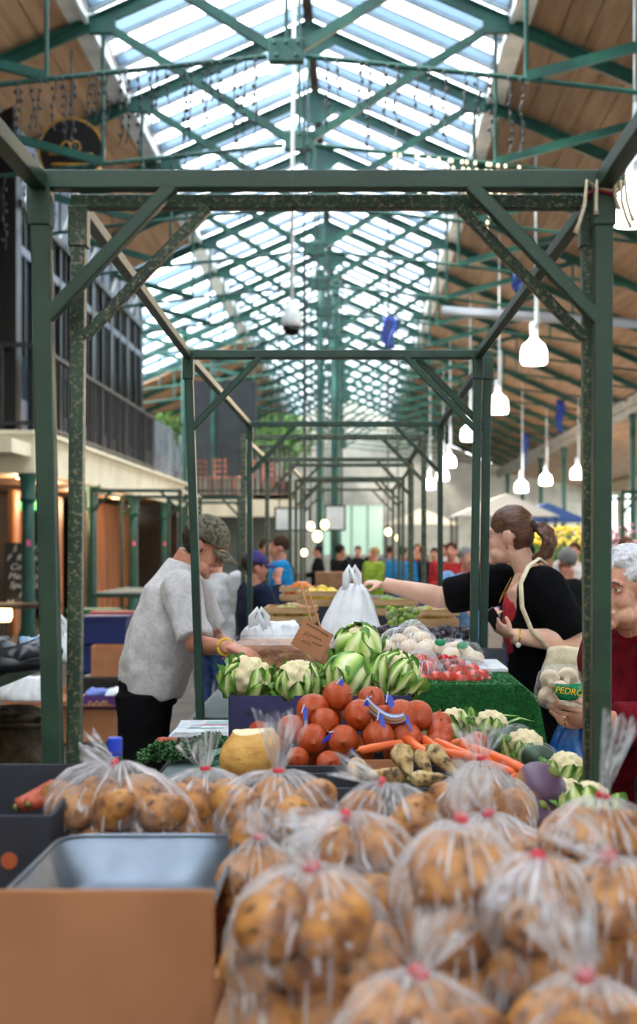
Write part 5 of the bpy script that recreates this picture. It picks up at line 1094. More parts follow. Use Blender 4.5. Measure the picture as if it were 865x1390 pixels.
# ---------------------------------------------------------------- the man in the cap
def man():
    root = thing('person', 'man in grey sweatshirt and camouflage cap leaning over the stall', 'person', (-.90, 5.80, 0)); ROOT_SKIN[0] = SK_man
    hc = P(277, 741, 5.76); T, M = hframe(hc, (.82, -.10, -.55)); side = (0, 1, 0)
    nb = Vector((-.785, 5.78, 1.365)); shR, elR, wrR = Vector((-.75, 5.60, 1.315)), Vector((-.665, 5.46, 1.09)), Vector((-.505, 5.20, 1.10))
    shL, elL, wrL = Vector((-.75, 5.96, 1.315)), Vector((-.64, 6.02, 1.07)), Vector((-.50, 5.86, 1.03))
    b = MB(); add_head(b, T, M); b.tube([nb+Vector((-.02, 0, -.05)), nb, T((0, -.03, -.06))], [.066, .060, .056], 14)
    add_torso(b, [((-.93, 5.8, .84), .155, .11), ((-.90, 5.8, .98), .15, .115), ((-.84, 5.79, 1.15), .16, .115), ((-.79, 5.78, 1.30), .15, .09), ((-.785, 5.78, 1.36), .07, .06)], side)
    add_arm(b, shR, elR, wrR); add_arm(b, shL, elL, wrL)
    add_hand(b, wrR, (.95, -.05, -.22), (0, .2, -1), (0, 1, .2), (.35, .4, .45, .5)); add_hand(b, wrL, (.8, -.3, -.4), (0, -.1, -1), (0, -1, .2), (.4, .45, .5, .55))
    for sy in (-1, 1): add_leg(b, (-.94, 5.8+sy*.09, .86), (-.93, 5.8+sy*.11, .47), (-.97, 5.8+sy*.12, .09), (.15, 0, 0))
    put('body', remesh(b, .0055, 3, name='body'), SK_man, root); face_parts(T, M, root)
    sh = MB(); add_torso(sh, [((-.905, 5.8, .845), .175, .135), ((-.90, 5.8, .90), .185, .15), ((-.875, 5.8, 1.0), .19, .158), ((-.835, 5.79, 1.15), .19, .15), ((-.795, 5.78, 1.29), .175, .125), ((-.775, 5.78, 1.37), .115, .09), ((-.755, 5.78, 1.425), .072, .068)], side)
    add_arm(sh, shR, elR, wrR, 1.15, .022, .44); add_arm(sh, shL, elL, wrL, 1.15, .022, .44)
    put('sweatshirt', remesh(sh, .010, 5, .013, 9, 2, (1, 1, .8), 'sweatshirt'), mat('grey_marl_jersey', C(208, 203, 203), C(190, 185, 187), rough=.9, scale=70, bump=.25, bscale=240), root)
    tr = MB(); add_torso(tr, [((-.915, 5.8, .80), .165, .125), ((-.91, 5.8, .92), .165, .13)], side)
    for sy in (-1, 1): add_leg(tr, (-.93, 5.8+sy*.085, .86), (-.93, 5.8+sy*.11, .47), (-.97, 5.8+sy*.12, .09), (0, 0, 0), 1.15, .016, False)
    put('trousers', remesh(tr, .012, 4, .01, 8, 5, name='trousers'), mat('black_cloth', C(15, 15, 18), C(9, 9, 12), rough=.9, scale=20, bump=.15, spec=.15), root)
    for sy in (-1, 1): MB().tube([(-1.02, 5.8+sy*.12, .05), (-.93, 5.8+sy*.12, .055), (-.82, 5.8+sy*.12, .04)], [.046, .048, .036], 12).build('shoe', M_black, root, True)
    hm = hair_cap(T, M, 1.0, .007, .004, 60, 'hair', None, .026, (.078, .090, .080), .02)
    put('hair', hm, mat('dark_brown_hair', C(52, 36, 28), C(32, 22, 18), rough=.7, scale=60, bump=.5), root)
    cm = speck_mat('camouflage_cloth', [(.38, C(84, 80, 66)), (.5, C(120, 112, 92)), (.62, C(62, 62, 54))], 30, 60, C(44, 42, 36), .55, .9, .2)
    cap = MB(); cr = []
    for th in np.linspace(4, 96, 12):
        t_ = R(th); cr.append([T((.085*math.sin(t_)*math.cos(q), -.012+.106*math.sin(t_)*math.sin(q), .040+.098*math.cos(t_))) for q in np.linspace(0, 2*math.pi, 28, endpoint=False)])
    co_ = MB().loft(cr[::-1]).build('cap', cm, root, True); br = []
    for u in np.linspace(0, 1, 7): br.append([T((x*.076*(1-.18*u*u), .085+.085*u*(1-.25*x*x)-.03*x*x, .040-.022*u-.022*x*x)) for x in np.linspace(-1, 1, 13)])
    bo = MB().grid(br).build('brim', cm, co_, True); sd_ = bo.modifiers.new('t', 'SOLIDIFY'); sd_.thickness = .005
    XX, YY, DD = basis(wrR-elR); MB().tube([elR.lerp(wrR, .9)+XX*(.031*math.cos(q))+YY*(.031*math.sin(q)) for q in np.linspace(0, 6.28, 17)], .0055, 6).build('wristband', mat('yellow_rubber', C(226, 190, 40), rough=.5), root, True)
man()

# ---------------------------------------------------------------- the woman reaching out
def woman():
    root = thing('person', 'woman with brown ponytail in black cardigan and red top reaching out a bag', 'person', (.80, 5.72, 0)); ROOT_SKIN[0] = SK_wom
    hc = P(692, 727, 5.72); T, M = hframe(hc, (-.92, .34, -.06)); side = Vector((-.30, -.95, 0)).normalized(); nb = Vector((.735, 5.72, 1.385)); s_ = 1.02
    shL, elL, wrL = Vector((.775, 5.565, 1.315)), Vector((.90, 5.50, 1.10)), Vector((.635, 5.46, 1.125)); shR, elR, wrR = Vector((.63, 5.87, 1.325)), Vector((.375, 5.96, 1.265)), Vector((.12, 5.95, 1.325))
    b = MB(); add_head(b, T, M, True, s_); b.tube([nb+Vector((.01, 0, -.05)), nb, T((0, -.03, -.06))], [.062, .054, .052], 14)
    add_torso(b, [((.80, 5.72, .84), .165, .12), ((.79, 5.72, 1.0), .14, .11), ((.76, 5.72, 1.17), .155, .12), ((.735, 5.72, 1.31), .15, .085), ((.735, 5.72, 1.375), .065, .055)], side)
    add_arm(b, shL, elL, wrL, 1.28); add_arm(b, shR, elR, wrR, 1.25)
    add_hand(b, wrL, (-.8, .05, .55), (.4, .5, .6), (.3, -.7, .6), (.7, .75, .8, .85), .9, .92); add_hand(b, wrR, (-.93, 0, .1), (-.15, .1, -1), (0, -1, 0), (.95, 1.0, 1.0, 1.05), .9, .92)
    for sg in (-1, 1): h_ = Vector((.80, 5.72, .86))+side*(sg*.09); add_leg(b, h_, h_+Vector((0, 0, -.4)), h_+Vector((.02, 0, -.77)), (-.15, 0, 0))
    put('body', remesh(b, .0055, 3, name='body'), SK_wom, root); face_parts(T, M, root, s_)
    tp = MB(); add_torso(tp, [((.79, 5.72, .95), .16, .125), ((.765, 5.72, 1.13), .165, .137), ((.728, 5.73, 1.27), .14, .100), ((.722, 5.735, 1.335), .085, .066)], side)
    put('red_top', remesh(tp, .010, 4, .006, 10, 4, name='red_top'), mat('red_jersey', C(190, 30, 44), C(160, 20, 34), rough=.8, scale=30, bump=.2), root)
    cd = MB(); D_ = Vector((.030, .035, 0))
    add_torso(cd, [((.82, 5.72, .70), .215, .175), ((.815, 5.72, .84), .20, .165), ((.80, 5.72, 1.0), .18, .152), ((.785, 5.72, 1.15), .19, .142), ((.785, 5.70, 1.28), .185, .10), ((.79, 5.69, 1.365), .10, .066)], side)
    add_arm(cd, shL, elL, wrL, 1.42, .026, .46); add_arm(cd, shR, elR, wrR, 1.4, .022, .45)
    put('cardigan', remesh(cd, .010, 5, .011, 8, 7, (1, 1, .8), 'cardigan'), mat('black_knit', C(12, 12, 15), C(7, 7, 10), rough=.95, scale=60, bump=.3, bscale=200, spec=.12), root)
    sk = MB(); add_torso(sk, [((.82, 5.72, .12), .25, .22), ((.82, 5.72, .5), .22, .19), ((.81, 5.72, .86), .185, .15)], side)
    put('skirt', remesh(sk, .014, 4, .02, 6, 2, (1, 1, .25), 'skirt'), MATS['black_cloth'], root)
    for sg in (-1, 1): q = Vector((.82, 5.72, .05))+side*(sg*.09); MB().tube([q+Vector((.06, 0, 0)), q+Vector((-.02, 0, 0)), q+Vector((-.13, 0, -.01))], [.042, .044, .032], 12).build('shoe', M_black, root, True)
    M_hair = mat('brown_hair', C(104, 62, 38), C(76, 44, 28), rough=.42, scale=90, stretch=(.15, 1, 1), bump=.6, bscale=160)
    put('hair', hair_cap(T, M, s_, .007, .003, 40, 'hair', lambda mb: mb.ell(T((0, -.05, .01)), (.07, .06, .08), 16, 10, M), .014, (.080, .094, .085), .046), M_hair, root)
    pt = MB(); pt.tube([T((0, -.108, .035)), T((0, -.135, .028)), T((.005, -.165, .0)), T((.01, -.172, -.04)), T((.008, -.150, -.085)), T((0, -.115, -.105)), T((0, -.085, -.10))], [.018, .026, .033, .036, .032, .022, .008], 12)
    for q in (-.02, .02): pt.tube([T((q, -.13, .02)), T((q*1.5, -.17, -.03)), T((q*1.4, -.14, -.10)), T((q, -.10, -.125))], [.016, .022, .017, .004], 8)
    put('ponytail', remesh(pt, .006, 3, .004, 50, 2, name='ponytail'), M_hair, root)
    MB().tube([T((.016*math.cos(q), -.112-.006*math.sin(q)*0, .033+.020*math.sin(q))) for q in np.linspace(0, 6.28, 13)], .007, 7).build('hair_tie', M_black, root, True)
    g = MB().tube([T((-.078, .0, .008)), T((-.070, .06, .010)), T((-.055, .095, .008))], .0022, 6).build('glasses', mat('thin_gold_frame', C(150, 130, 110), rough=.3, metal=.8), root, True)
    for sx in (-1, 1): MB().tube([T((sx*.030+.021*math.cos(q), .105, .004+.016*math.sin(q))) for q in np.linspace(0, 6.28, 17)], .0018, 6).build('lens_rim', MATS['thin_gold_frame'], g, True)
    MB().tube([T((.078, .0, .008)), T((.055, .095, .008))], .0022, 6).build('temple', MATS['thin_gold_frame'], g, True)
    MB().ell(T((-.082, -.006, -.052)), (.006,)*3, 8, 6).build('earring', M_gold, root, True)
    ax = (wrL-elL).normalized(); X, Y, D = basis(ax); MB().tube([elL.lerp(wrL, .90)+X*(.033*math.cos(q))+Y*(.033*math.sin(q)) for q in np.linspace(0, 6.28, 19)], .0045, 7).build('wristwatch', mat('gold_metal', C(214, 176, 84), rough=.25, metal=.9), root, True)
    MB().ell(elL.lerp(wrL, .90)+Y*-.02+X*.0+Vector((0, -.03, -.012)), (.011, .006, .011), 12, 6).build('watch_face', M_paperw, root, True)
    strap_pts = [P(742, 766, 5.72), P(732, 758, 5.60), P(718, 768, 5.50), P(707, 792, 5.445), P(709, 825, 5.43), P(722, 856, 5.42), P(745, 880, 5.42)]
    tote = thing('tote_bag', 'cream cloth tote bag on the shoulder of the ponytailed woman', 'bag', (.86, 5.42, .84)); M_tote = mat('cream_canvas', C(236, 222, 190), C(216, 200, 166), rough=.9, scale=40, bump=.3, bscale=150)
    MB().tube(strap_pts, .010, 8, flat=.5).build('strap', M_tote, tote, True)
    tb_ = MB(); tb_.loft([[Vector((.855+x*k_, 5.425+y*k_*.6, z)) for x, y, _ in rrect(.10, .06, .04, 0)] for k_, z in ((.85, .83), (1.05, .87), (1.05, .97), (.9, 1.05), (.75, 1.085))])
    put('pouch', remesh(tb_, .010, 3, .012, 9, 6, name='pouch'), M_tote, tote)
    ph = MB().box(wrL+Vector((-.075, -.012, .075)), (.05, .012, .09), rot=Euler((R(20), R(-35), 0)).to_matrix()).build('mobile_phone', M_black, None, label='black phone in the left hand of the ponytailed woman', cat='phone', bevel=.004)
    tag(MB().tube([Vector((.665, 5.73, 1.36)), Vector((.62, 5.70, 1.28)), Vector((.605, 5.66, 1.25)), Vector((.63, 5.64, 1.30)), Vector((.69, 5.63, 1.37))], .0015, 5).build('necklace', MATS['gold_metal'], root, True))
woman()

# ---------------------------------------------------------------- the old lady
def lady():
    root = thing('person', 'white haired lady in dark red coat holding a bag of mushrooms', 'person', (.97, 4.30, 0)); ROOT_SKIN[0] = SK_old
    f = Vector((-.75, -.66, -.05)); hc = P(848, 801, 4.20); T, M = hframe(hc, f); side = Vector((.66, -.75, 0)); nb = Vector((.905, 4.26, 1.215))
    shL, elL, wrL = Vector((1.03, 4.13, 1.14)), Vector((1.02, 4.00, .925)), Vector((.722, 3.935, .988)); shR, elR, wrR = Vector((.82, 4.37, 1.14)), Vector((.82, 4.22, .90)), Vector((.705, 4.10, .955))
    b = MB(); add_head(b, T, M); b.ell(T((0, .02, -.07)), (.062, .06, .055), 14, 9, M); b.tube([nb+Vector((.01, .01, -.05)), nb, T((0, -.02, -.06))], [.066, .060, .060], 14)
    add_torso(b, [((.98, 4.31, .74), .17, .13), ((.96, 4.30, .9), .16, .13), ((.935, 4.29, 1.05), .16, .12), ((.91, 4.27, 1.16), .14, .09), ((.905, 4.26, 1.21), .07, .06)], side)
    add_arm(b, shL, elL, wrL, 1.05); add_arm(b, shR, elR, wrR, 1.05)
    add_hand(b, wrL, (-.95, .02, -.02), (-.05, .75, .55), (0, -.45, .9), (.30, .32, .35, .40), .4, 1.0, .0076, .6, 1.12); add_hand(b, wrR, (-.93, -.30, .08), (.05, -.25, .95), (.3, -.9, -.2), (.55, .62, .68, .7), .4, 1.0, .0076, .6, 1.12)
    for sg in (-1, 1): h_ = Vector((.98, 4.31, .76))+side*(sg*.09); add_leg(b, h_, h_+Vector((0, 0, -.36)), h_+Vector((.02, .02, -.67)), (-.1, -.09, 0))
    put('body', remesh(b, .0042, 2, name='body'), SK_old, root); face_parts(T, M, root)
    cm = mat('dark_red_fleece', C(112, 16, 30), C(86, 10, 22), rough=.95, scale=24, bump=.3, bscale=160, spec=.15)
    ct = MB(); add_torso(ct, [((.99, 4.32, .50), .235, .20), ((.985, 4.31, .74), .215, .18), ((.965, 4.30, .9), .20, .17), ((.94, 4.29, 1.05), .195, .15), ((.915, 4.275, 1.15), .165, .11), ((.915, 4.28, 1.225), .09, .075)], side)
    add_arm(ct, shL, elL, wrL, 1.3, .028, .93); add_arm(ct, shR, elR, wrR, 1.3, .026, .90)
    put('coat', remesh(ct, .010, 5, .012, 8, 3, name='coat'), cm, root)
    cl = MB(); cl.tube([nb+side*.075*math.cos(q)+Vector((-.66*.0, 0, .0))+Vector((f.x, f.y, 0))*(-.075*math.sin(q))+Vector((0, 0, .005+.03*math.sin(q))) for q in np.linspace(-.9, math.pi+.9, 14)], [.018]+[.026]*12+[.018], 9); put('collar', remesh(cl, .007, 3, .004, 20, 1, name='collar'), cm, root)
    sk = MB(); add_torso(sk, [((1.0, 4.33, .3), .20, .17), ((.99, 4.32, .6), .19, .16)], side); put('skirt', remesh(sk, .014, 3, name='skirt'), MATS['black_cloth'], root)
    for sg in (-1, 1): q = Vector((1.0, 4.33, .05))+side*(sg*.09); MB().tube([q+Vector((.05, .04, 0)), q, q+Vector((-.1, -.09, -.01))], [.042, .044, .032], 12).build('shoe', M_black, root, True)
    def curls(mb):
        r = random.Random(5)
        for i in range(70):
            a, e = r.uniform(0, 6.28), r.uniform(-.25, 1.5); d = Vector((math.cos(a)*math.cos(e)*.086, math.sin(a)*math.cos(e)*.100-.030, .045+math.sin(e)*.088))
            if d.y > .045 and d.z < .09: continue
            mb.ell(T(d), (.018, .018, .016), 8, 6)
    put('hair', hair_cap(T, M, 1.0, .006, .006, 55, 'hair', curls, .030, (.084, .096, .088), .050), mat('white_hair', C(226, 222, 226), C(196, 194, 202), rough=.7, scale=50, bump=.6, bscale=110), root)
    MB().tube([wrL+Vector((-.105, .0, .0))+Vector((0, .010*math.cos(q), -.012+.010*math.sin(q))) for q in np.linspace(0, 6.28, 13)], .0022, 6).build('ring', MATS['gold_metal'], root, True)
    MB().tube([(.87, 4.13, 1.19), (.90, 4.08, 1.05), (.97, 4.05, .90), (1.02, 4.08, .80)], .008, 6).build('strap', M_black, root, True)
    hb = thing('handbag', 'black handbag hanging at the side of the white haired lady', 'bag', (.93, 3.95, .62)); MB().box((.93, 3.95, .72), (.20, .09, .20)).build('pouch', M_black, hb, True, bevel=.025)
    MB().tube([(.86, 3.95, .81), (.85, 3.97, .95), (.90, 4.02, 1.06)], .006, 6).build('strap', M_black, hb, True); MB().ell((.857, 3.945, .86), (.006, .005, .012), 8, 5).build('buckle', M_grey, hb)
    # mushrooms bag
    mc = P(762, 935, 3.93); mp = [mc+Vector(v) for v in ((-.035, -.01, .03), (-.04, 0, -.02), (.02, 0, .035), (.035, 0, -.015), (-.005, -.02, 0), (.0, .03, .02))]
    for p in mp:
        t = thing('mushroom', 'white mushroom in the bag held by the white haired lady', 'mushroom', p, group='mushrooms in the held bag'); t.rotation_euler = (random.uniform(-1, 1), random.uniform(-1, 1), 0); mkobj('body', MUS, None, t); t.scale = (.8,)*3
    bg2 = pack(mp, .040, 'mushroom_bag', 'clear bag of white mushrooms with a green label held by the lady', 'bag')
    lb_ = MB(); G = []
    for z in np.linspace(-.026, .022, 6): G.append([mc+Vector((.012+x*(1-.5*abs(z)/.03*(1 if z < 0 else .4)), -.072+.5*(x*x)/.06, z)) for x in np.linspace(-.044, .044, 9)])
    lo_ = lb_.grid(G).build('green_label', mat('heart_label_green', C(20, 150, 96), C(14, 110, 70), rough=.25, scale=20), bg2, True); sdd = lo_.modifiers.new('t', 'SOLIDIFY'); sdd.thickness = .001
    text('PEDRO', mat('label_yellow', C(236, 190, 40)), .026, mc+Vector((.012, -.0755, 0))-bg2.location, (R(90), R(8), 0), bg2, .1, .0008)
    carrier(776, 985, 3.98, .13, .17, 'blue plastic bag hanging below the hands of the lady', 3, mat('blue_carrier_plastic', C(20, 96, 170), C(12, 66, 130), rough=.25, scale=14, bump=.3, bscale=40), False, 'blue_bag', .5, .55)
lady()

# ---------------------------------------------------------------- shoppers and traders further back
def figure(pose, seed):
    """generic standing adult, 1.72 m, facing +Y; returns part meshes"""
    r = random.Random(seed); out = {}; T, M = hframe((0, .01, 1.60), (0, 1, -.08)); side = (1, 0, 0)
    arms = {'down': (((.21, 0, 1.40), (.26, -.02, 1.12), (.24, .08, .88)),)*2, 'face': (((.21, 0, 1.40), (.25, .12, 1.18), (.09, .17, 1.50)), ((.21, 0, 1.40), (.26, -.02, 1.12), (.20, .14, .95))),
            'work': (((.21, 0, 1.40), (.26, .05, 1.13), (.17, .30, 1.10)),)*2, 'hold': (((.21, 0, 1.40), (.25, .02, 1.13), (.10, .26, 1.16)), ((.21, 0, 1.40), (.26, -.02, 1.12), (.24, .1, .9)))}[pose]
    b = MB(); add_head(b, T, M, False); b.tube([(0, -.01, 1.40), (0, 0, 1.47), T((0, -.02, -.06))], [.066, .058, .056], 12)
    add_torso(b, [((0, 0, .85), .16, .11), ((0, 0, 1.05), .145, .11), ((0, 0, 1.25), .165, .115), ((0, -.01, 1.38), .17, .085), ((0, -.01, 1.45), .07, .055)], side)
    for sg, (s_, e_, w_) in zip((1, -1), arms):
        fl = lambda v: Vector((v[0]*sg, v[1], v[2])); add_arm(b, fl(s_), fl(e_), fl(w_)); d = (fl(w_)-fl(e_)).normalized(); add_hand(b, fl(w_), d, (-sg, .2, 0) if pose == 'down' else (0, .3, -1), (0, 1, 0) if pose == 'down' else (-sg, 0, 0), r=.009)
    for sg in (-1, 1): add_leg(b, (sg*.09, 0, .86), (sg*.10, .02, .48), (sg*.11, -.01, .09), (0, .16, 0))
    out['body'] = remesh(b, .010, 2, name='body')
    c = MB(); add_torso(c, [((0, 0, .80), .19, .145), ((0, 0, 1.0), .18, .145), ((0, 0, 1.25), .195, .145), ((0, -.01, 1.38), .185, .11), ((0, -.01, 1.455), .085, .07)], side)
    for sg, (s_, e_, w_) in zip((1, -1), arms): fl = lambda v: Vector((v[0]*sg, v[1], v[2])); add_arm(c, fl(s_), fl(e_), fl(w_), 1.2, .018, .92)
    out['jacket'] = remesh(c, .013, 4, .012, 8, seed, name='jacket')
    l = MB(); add_torso(l, [((0, 0, .80), .165, .125), ((0, 0, .95), .165, .125)], side)
    for sg in (-1, 1): add_leg(l, (sg*.09, 0, .86), (sg*.10, .02, .48), (sg*.11, -.01, .09), (0, 0, 0), 1.1, .012, False)
    out['trousers'] = remesh(l, .014, 3, .01, 8, seed, name='trousers')
    s = MB(); [s.tube([(sg*.11, -.06, .05), (sg*.11, .03, .055), (sg*.11, .16, .04)], [.045, .047, .034], 10) for sg in (-1, 1)]
    out['shoe'] = None
    out['hair'] = remesh(MB().ell(T((0, -.024, .040)), (.082, .096, .088), 16, 12, M), .010, 2, .004, 50, seed, name='hair'); return out, T
FIG = {}
def person(px, py, d, yaw, pose, jacket, trousers, hair, lb, cap=None, h=None):
    if pose not in FIG: FIG[pose] = figure(pose, len(FIG)+1)
    ms, T = FIG[pose]; head = P(px, py, d); sc_ = (h or (head.z+.10))/1.72 if h is None else h/1.72
    t = thing('person', lb, 'person', (head.x, d, 0), yaw, group='shoppers and traders in the background'); t.scale = (sc_,)*3
    cols = {'body': SK_man, 'jacket': jacket, 'trousers': trousers, 'hair': hair}
    for k_ in ('body', 'jacket', 'trousers', 'hair'):
        if k_ == 'hair' and hair is None: continue
        me = ms[k_]
        if not me.materials: me.materials.append(cols[k_])
        o = mkobj(k_, me, None, t); o.material_slots[0].link = 'OBJECT'; o.material_slots[0].material = cols[k_]
    for sg in (-1, 1): MB().tube([(sg*.11, -.06, .05), (sg*.11, .03, .055), (sg*.11, .16, .04)], [.045, .047, .034], 8).build('shoe', M_black, t, True, local=True)
    if cap:
        cr = [[T((.086*math.sin(q)*math.cos(a), -.012+.105*math.sin(q)*math.sin(a), .040+.095*math.cos(q))) for a in np.linspace(0, 6.283, 20, endpoint=False)] for q in np.linspace(.05, 1.65, 8)]
        c_ = MB().loft(cr[::-1]).build('cap', cap, t, True, local=True); G = [[T((x*.074, .085+.08*u*(1-.25*x*x)-.03*x*x, .040-.015*u-.02*x*x)) for x in np.linspace(-1, 1, 9)] for u in np.linspace(0, 1, 5)]
        o = MB().grid(G).build('brim', cap, c_, True, local=True); sdm = o.modifiers.new('t', 'SOLIDIFY'); sdm.thickness = .005
def cl(n, r_, g_, b_): return mat('cloth_'+n, C(r_, g_, b_), C(int(r_*.8), int(g_*.8), int(b_*.8)), rough=.9, scale=14, bump=.2, spec=.2)
NAVY, WHT, BLUE, DARK, JEAN, GREY, REDC, LIME, LBLUE, TAN = cl('navy', 28, 34, 58), cl('white', 214, 212, 214), cl('blue', 30, 140, 206), cl('dark', 20, 20, 25), cl('jean', 60, 84, 130), cl('grey', 110, 112, 118), cl('red', 170, 40, 44), cl('lime', 150, 180, 60), cl('lblue', 130, 170, 214), cl('tan', 160, 126, 92)
HB, HG, HK, HBL = cl('hairbrown', 70, 48, 34), cl('hairgrey', 140, 136, 134), cl('hairblack', 30, 26, 26), cl('hairblond', 176, 140, 96)
person(345, 770, 8.88, R(-70), 'face', NAVY, DARK, HB, 'person in navy jacket and purple cap with a hand to the face', cl('purple', 70, 60, 120))
person(292, 752, 9.6, R(150), 'down', WHT, JEAN, HB, 'person in white sweatshirt half hidden behind the man in the cap')
person(380, 742, 12.3, R(100), 'work', BLUE, DARK, HB, 'person in bright blue jacket behind the purple cap')
person(362, 745, 12.75, R(-160), 'down', DARK, DARK, HB, 'dark dressed person beside the bright blue jacket')
person(770, 762, 9.8, R(20), 'down', DARK, JEAN, HG, 'grey haired man in dark jacket seen from behind, right of the ponytail')
person(716, 752, 12.5, R(10), 'down', NAVY, JEAN, HK, 'dark haired person behind the ponytail woman')
person(700, 742, 15.5, R(-30), 'down', TAN, JEAN, HBL, 'fair haired person far behind the ponytail')
BGP = [(613, 748, 15.5, 170, 'hold', REDC, DARK, HB, 'person in red with a dark jacket near the second right post'), (634, 758, 11.5, 200, 'work', LBLUE, JEAN, HG, 'grey haired person in pale blue against the second right posts'),
 (590, 752, 21, 160, 'down', DARK, DARK, HK, 'dark dressed shopper between the rear stall posts'), (575, 750, 22, 190, 'down', NAVY, JEAN, HK, 'navy dressed shopper far down the line'), (558, 748, 24, 180, 'down', REDC, DARK, HB, 'red dressed shopper far down the line'),
 (545, 750, 20, 30, 'down', BLUE, JEAN, HK, 'blue dressed shopper far down the line'), (508, 752, 19.5, 120, 'work', LIME, DARK, HBL, 'fair haired person in lime green behind the white carrier bag'), (462, 748, 20, -60, 'work', DARK, DARK, HK, 'dark haired trader left of the white carrier bag'),
 (530, 748, 24, 0, 'down', GREY, DARK, HB, 'grey dressed shopper far away at centre'), (486, 748, 26, 180, 'down', DARK, JEAN, HK, 'dark dressed shopper far away at centre'), (648, 750, 18, 160, 'down', REDC, JEAN, HG, 'red dressed shopper behind the woman reaching out'),
 (604, 746, 25, 150, 'hold', WHT, JEAN, HB, 'white dressed shopper far off between posts'), (567, 744, 30, 180, 'down', TAN, DARK, HB, 'tan dressed shopper farthest down the line'), (690, 744, 24, 180, 'down', REDC, JEAN, HBL, 'red dressed shopper far right behind the ponytail'), (780, 748, 16, 160, 'down', WHT, JEAN, HB, 'white dressed shopper right, beyond the grey haired man'),
 (744, 748, 18, 200, 'down', TAN, DARK, HK, 'tan dressed shopper far right'), (432, 748, 24, 90, 'work', DARK, DARK, HK, 'dark trader far left of centre'), (850, 742, 14, 200, 'down', TAN, DARK, HB, 'brown haired person at the right edge behind the white haired lady')]
for a in BGP: person(a[0], a[1], a[2], R(a[3]), *a[4:])
# ================================================================== BACKGROUND GOODS AND FITTINGS
# left trader's table: coat, cup, bags
ct = thing('dark_coat', 'dark crumpled coat lying on the low left table', 'coat', P(22, 905, 6.3)); ct.location.z = .925
mb = MB(); mb.ell((0, 0, .055), (.22, .16, .055), 20, 10); mb.ell((.1, -.02, .075), (.12, .1, .055), 16, 8); mb.ell((-.15, .05, .085), (.14, .1, .06), 16, 8)
put('cloth', remesh(MB().add([Vector(v)+ct.location for v in mb.v], mb.f), .012, 3, .03, 9, 3, name='coat_cloth'), mat('dark_nylon', C(26, 28, 38), C(14, 15, 20), rough=.4, scale=12), ct)
MB().tube([(-.2, -.12, .03), (.0, -.15, .02), (.15, -.12, .025)], [.035, .04, .03], 10).build('sleeve', MATS['dark_nylon'], ct, True, local=True)
cp = thing('paper_cup', 'brown paper coffee cup on the low left table', 'cup', P(61, 884, 6.9)); cp.location.z = .92
MB().lathe([(.028, 0), (.036, .10)], 18).build('cup', M_kraft, cp, True, local=True); MB().lathe([(.038, .10), (.038, .112), (.03, .116)], 18).build('lid', M_paperw, cp, True, local=True)
carrier(80, 858, 7.1, .17, .16, 'white plastic bag on the low left table behind the stall posts', 4, top=.55)
carrier(40, 866, 6.9, .14, .10, 'blue and white bag on the low left table', 6, mat('sky_blue_plastic', C(60, 150, 214), C(180, 200, 224), rough=.3, scale=8), False, 'plastic_bag', .6, .6)
# boxes on the floor at left
def carton(px, bottom, d, w_, dp, h_, lb, rz=0, m=M_kraft, flaps=True, nm='cardboard_box'):
    c = P(px, bottom, d); z0 = max(0, round(c.z, 3)); t = thing(nm, lb, 'box', (c.x, d+dp/2, z0), rz)
    for sy in (-1, 1): MB().box((0, sy*(dp/2-.005), h_/2), (w_, .01, h_)).build('panel', m, t, local=True)
    for sx in (-1, 1): MB().box((sx*(w_/2-.005), 0, h_/2), (.01, dp-.02, h_)).build('panel', m, t, local=True)
    MB().box((0, 0, .005), (w_-.02, dp-.02, .01)).build('bottom', m, t, local=True)
    if flaps:
        MB().bar((0, -dp/2, h_+.002), (0, -dp/2-.11, h_+.03), w_, .008).build('flap', m, t, local=True); MB().bar((0, dp/2, h_+.002), (0, dp/2+.10, h_+.05), w_, .008).build('flap', m, t, local=True)
        for sx in (-1, 1): MB().bar((sx*w_/2, 0, h_+.002), (sx*(w_/2+.10), 0, h_-.02), dp-.03, .008, up=(0, 0, 1)).build('flap', m, t, local=True)
    return t
carton(108, 1008, 9.9, .50, .36, .26, 'open brown cardboard box on the floor behind the left stall posts', .05)
carton(42, 998, 10.6, .42, .36, .34, 'brown cardboard box under the low left table', -.1, flaps=False)
carton(150, 924, 11.5, .36, .3, .26, 'brown carton with a printed mark behind the man', .1, flaps=False).location.z = .36
sb = thing('stacked_crate', 'dark plastic crate standing under the brown carton behind the man', 'crate', P(150, 940, 11.5)); sb.location.z = 0; sb.location.y = 11.65
MB().box((0, 0, .18), (.5, .36, .36)).build('body', mat('dark_crate_plastic', C(30, 28, 30), C(20, 19, 22), rough=.5, scale=4), sb, local=True, bevel=.01); MB().box((0, 0, .33), (.54, .40, .04)).build('rim', MATS['dark_crate_plastic'], sb, local=True)
pcx = carton(130, 958, 9.4, .40, .3, .10, 'purple printed fruit carton with white papers on the brown box', .05, mat('purple_card', C(84, 44, 120), C(70, 34, 104), rough=.6, scale=4), False, 'fruit_carton'); pcx.location = (pcx.location.x, 10.05, .275)
for i, (x, wd, n) in enumerate(((-.11, .12, 5), (-.03, .03, 2), (.06, .04, 3), (.13, .10, 5))): scribble(pcx, mat('yellow_print', C(186, 150, 50)), x, -.152, .05, wd, .05, n, .006, i, 'yellow_mark')
for i, (x, c_) in enumerate(((-.12, C(120, 140, 214)), (.02, C(226, 228, 232)), (.13, C(220, 224, 232)))):
    o = MB().ell((x, 0, .105), (.085, .11, .035), 12, 8); o.v = [tuple(Vector(v)+Vector((0, 0, .03*nz3(v, 20, i)))) for v in o.v]; o.build('paper_wad', mat('wad%d' % i, c_, rough=.7), pcx, True, local=True)
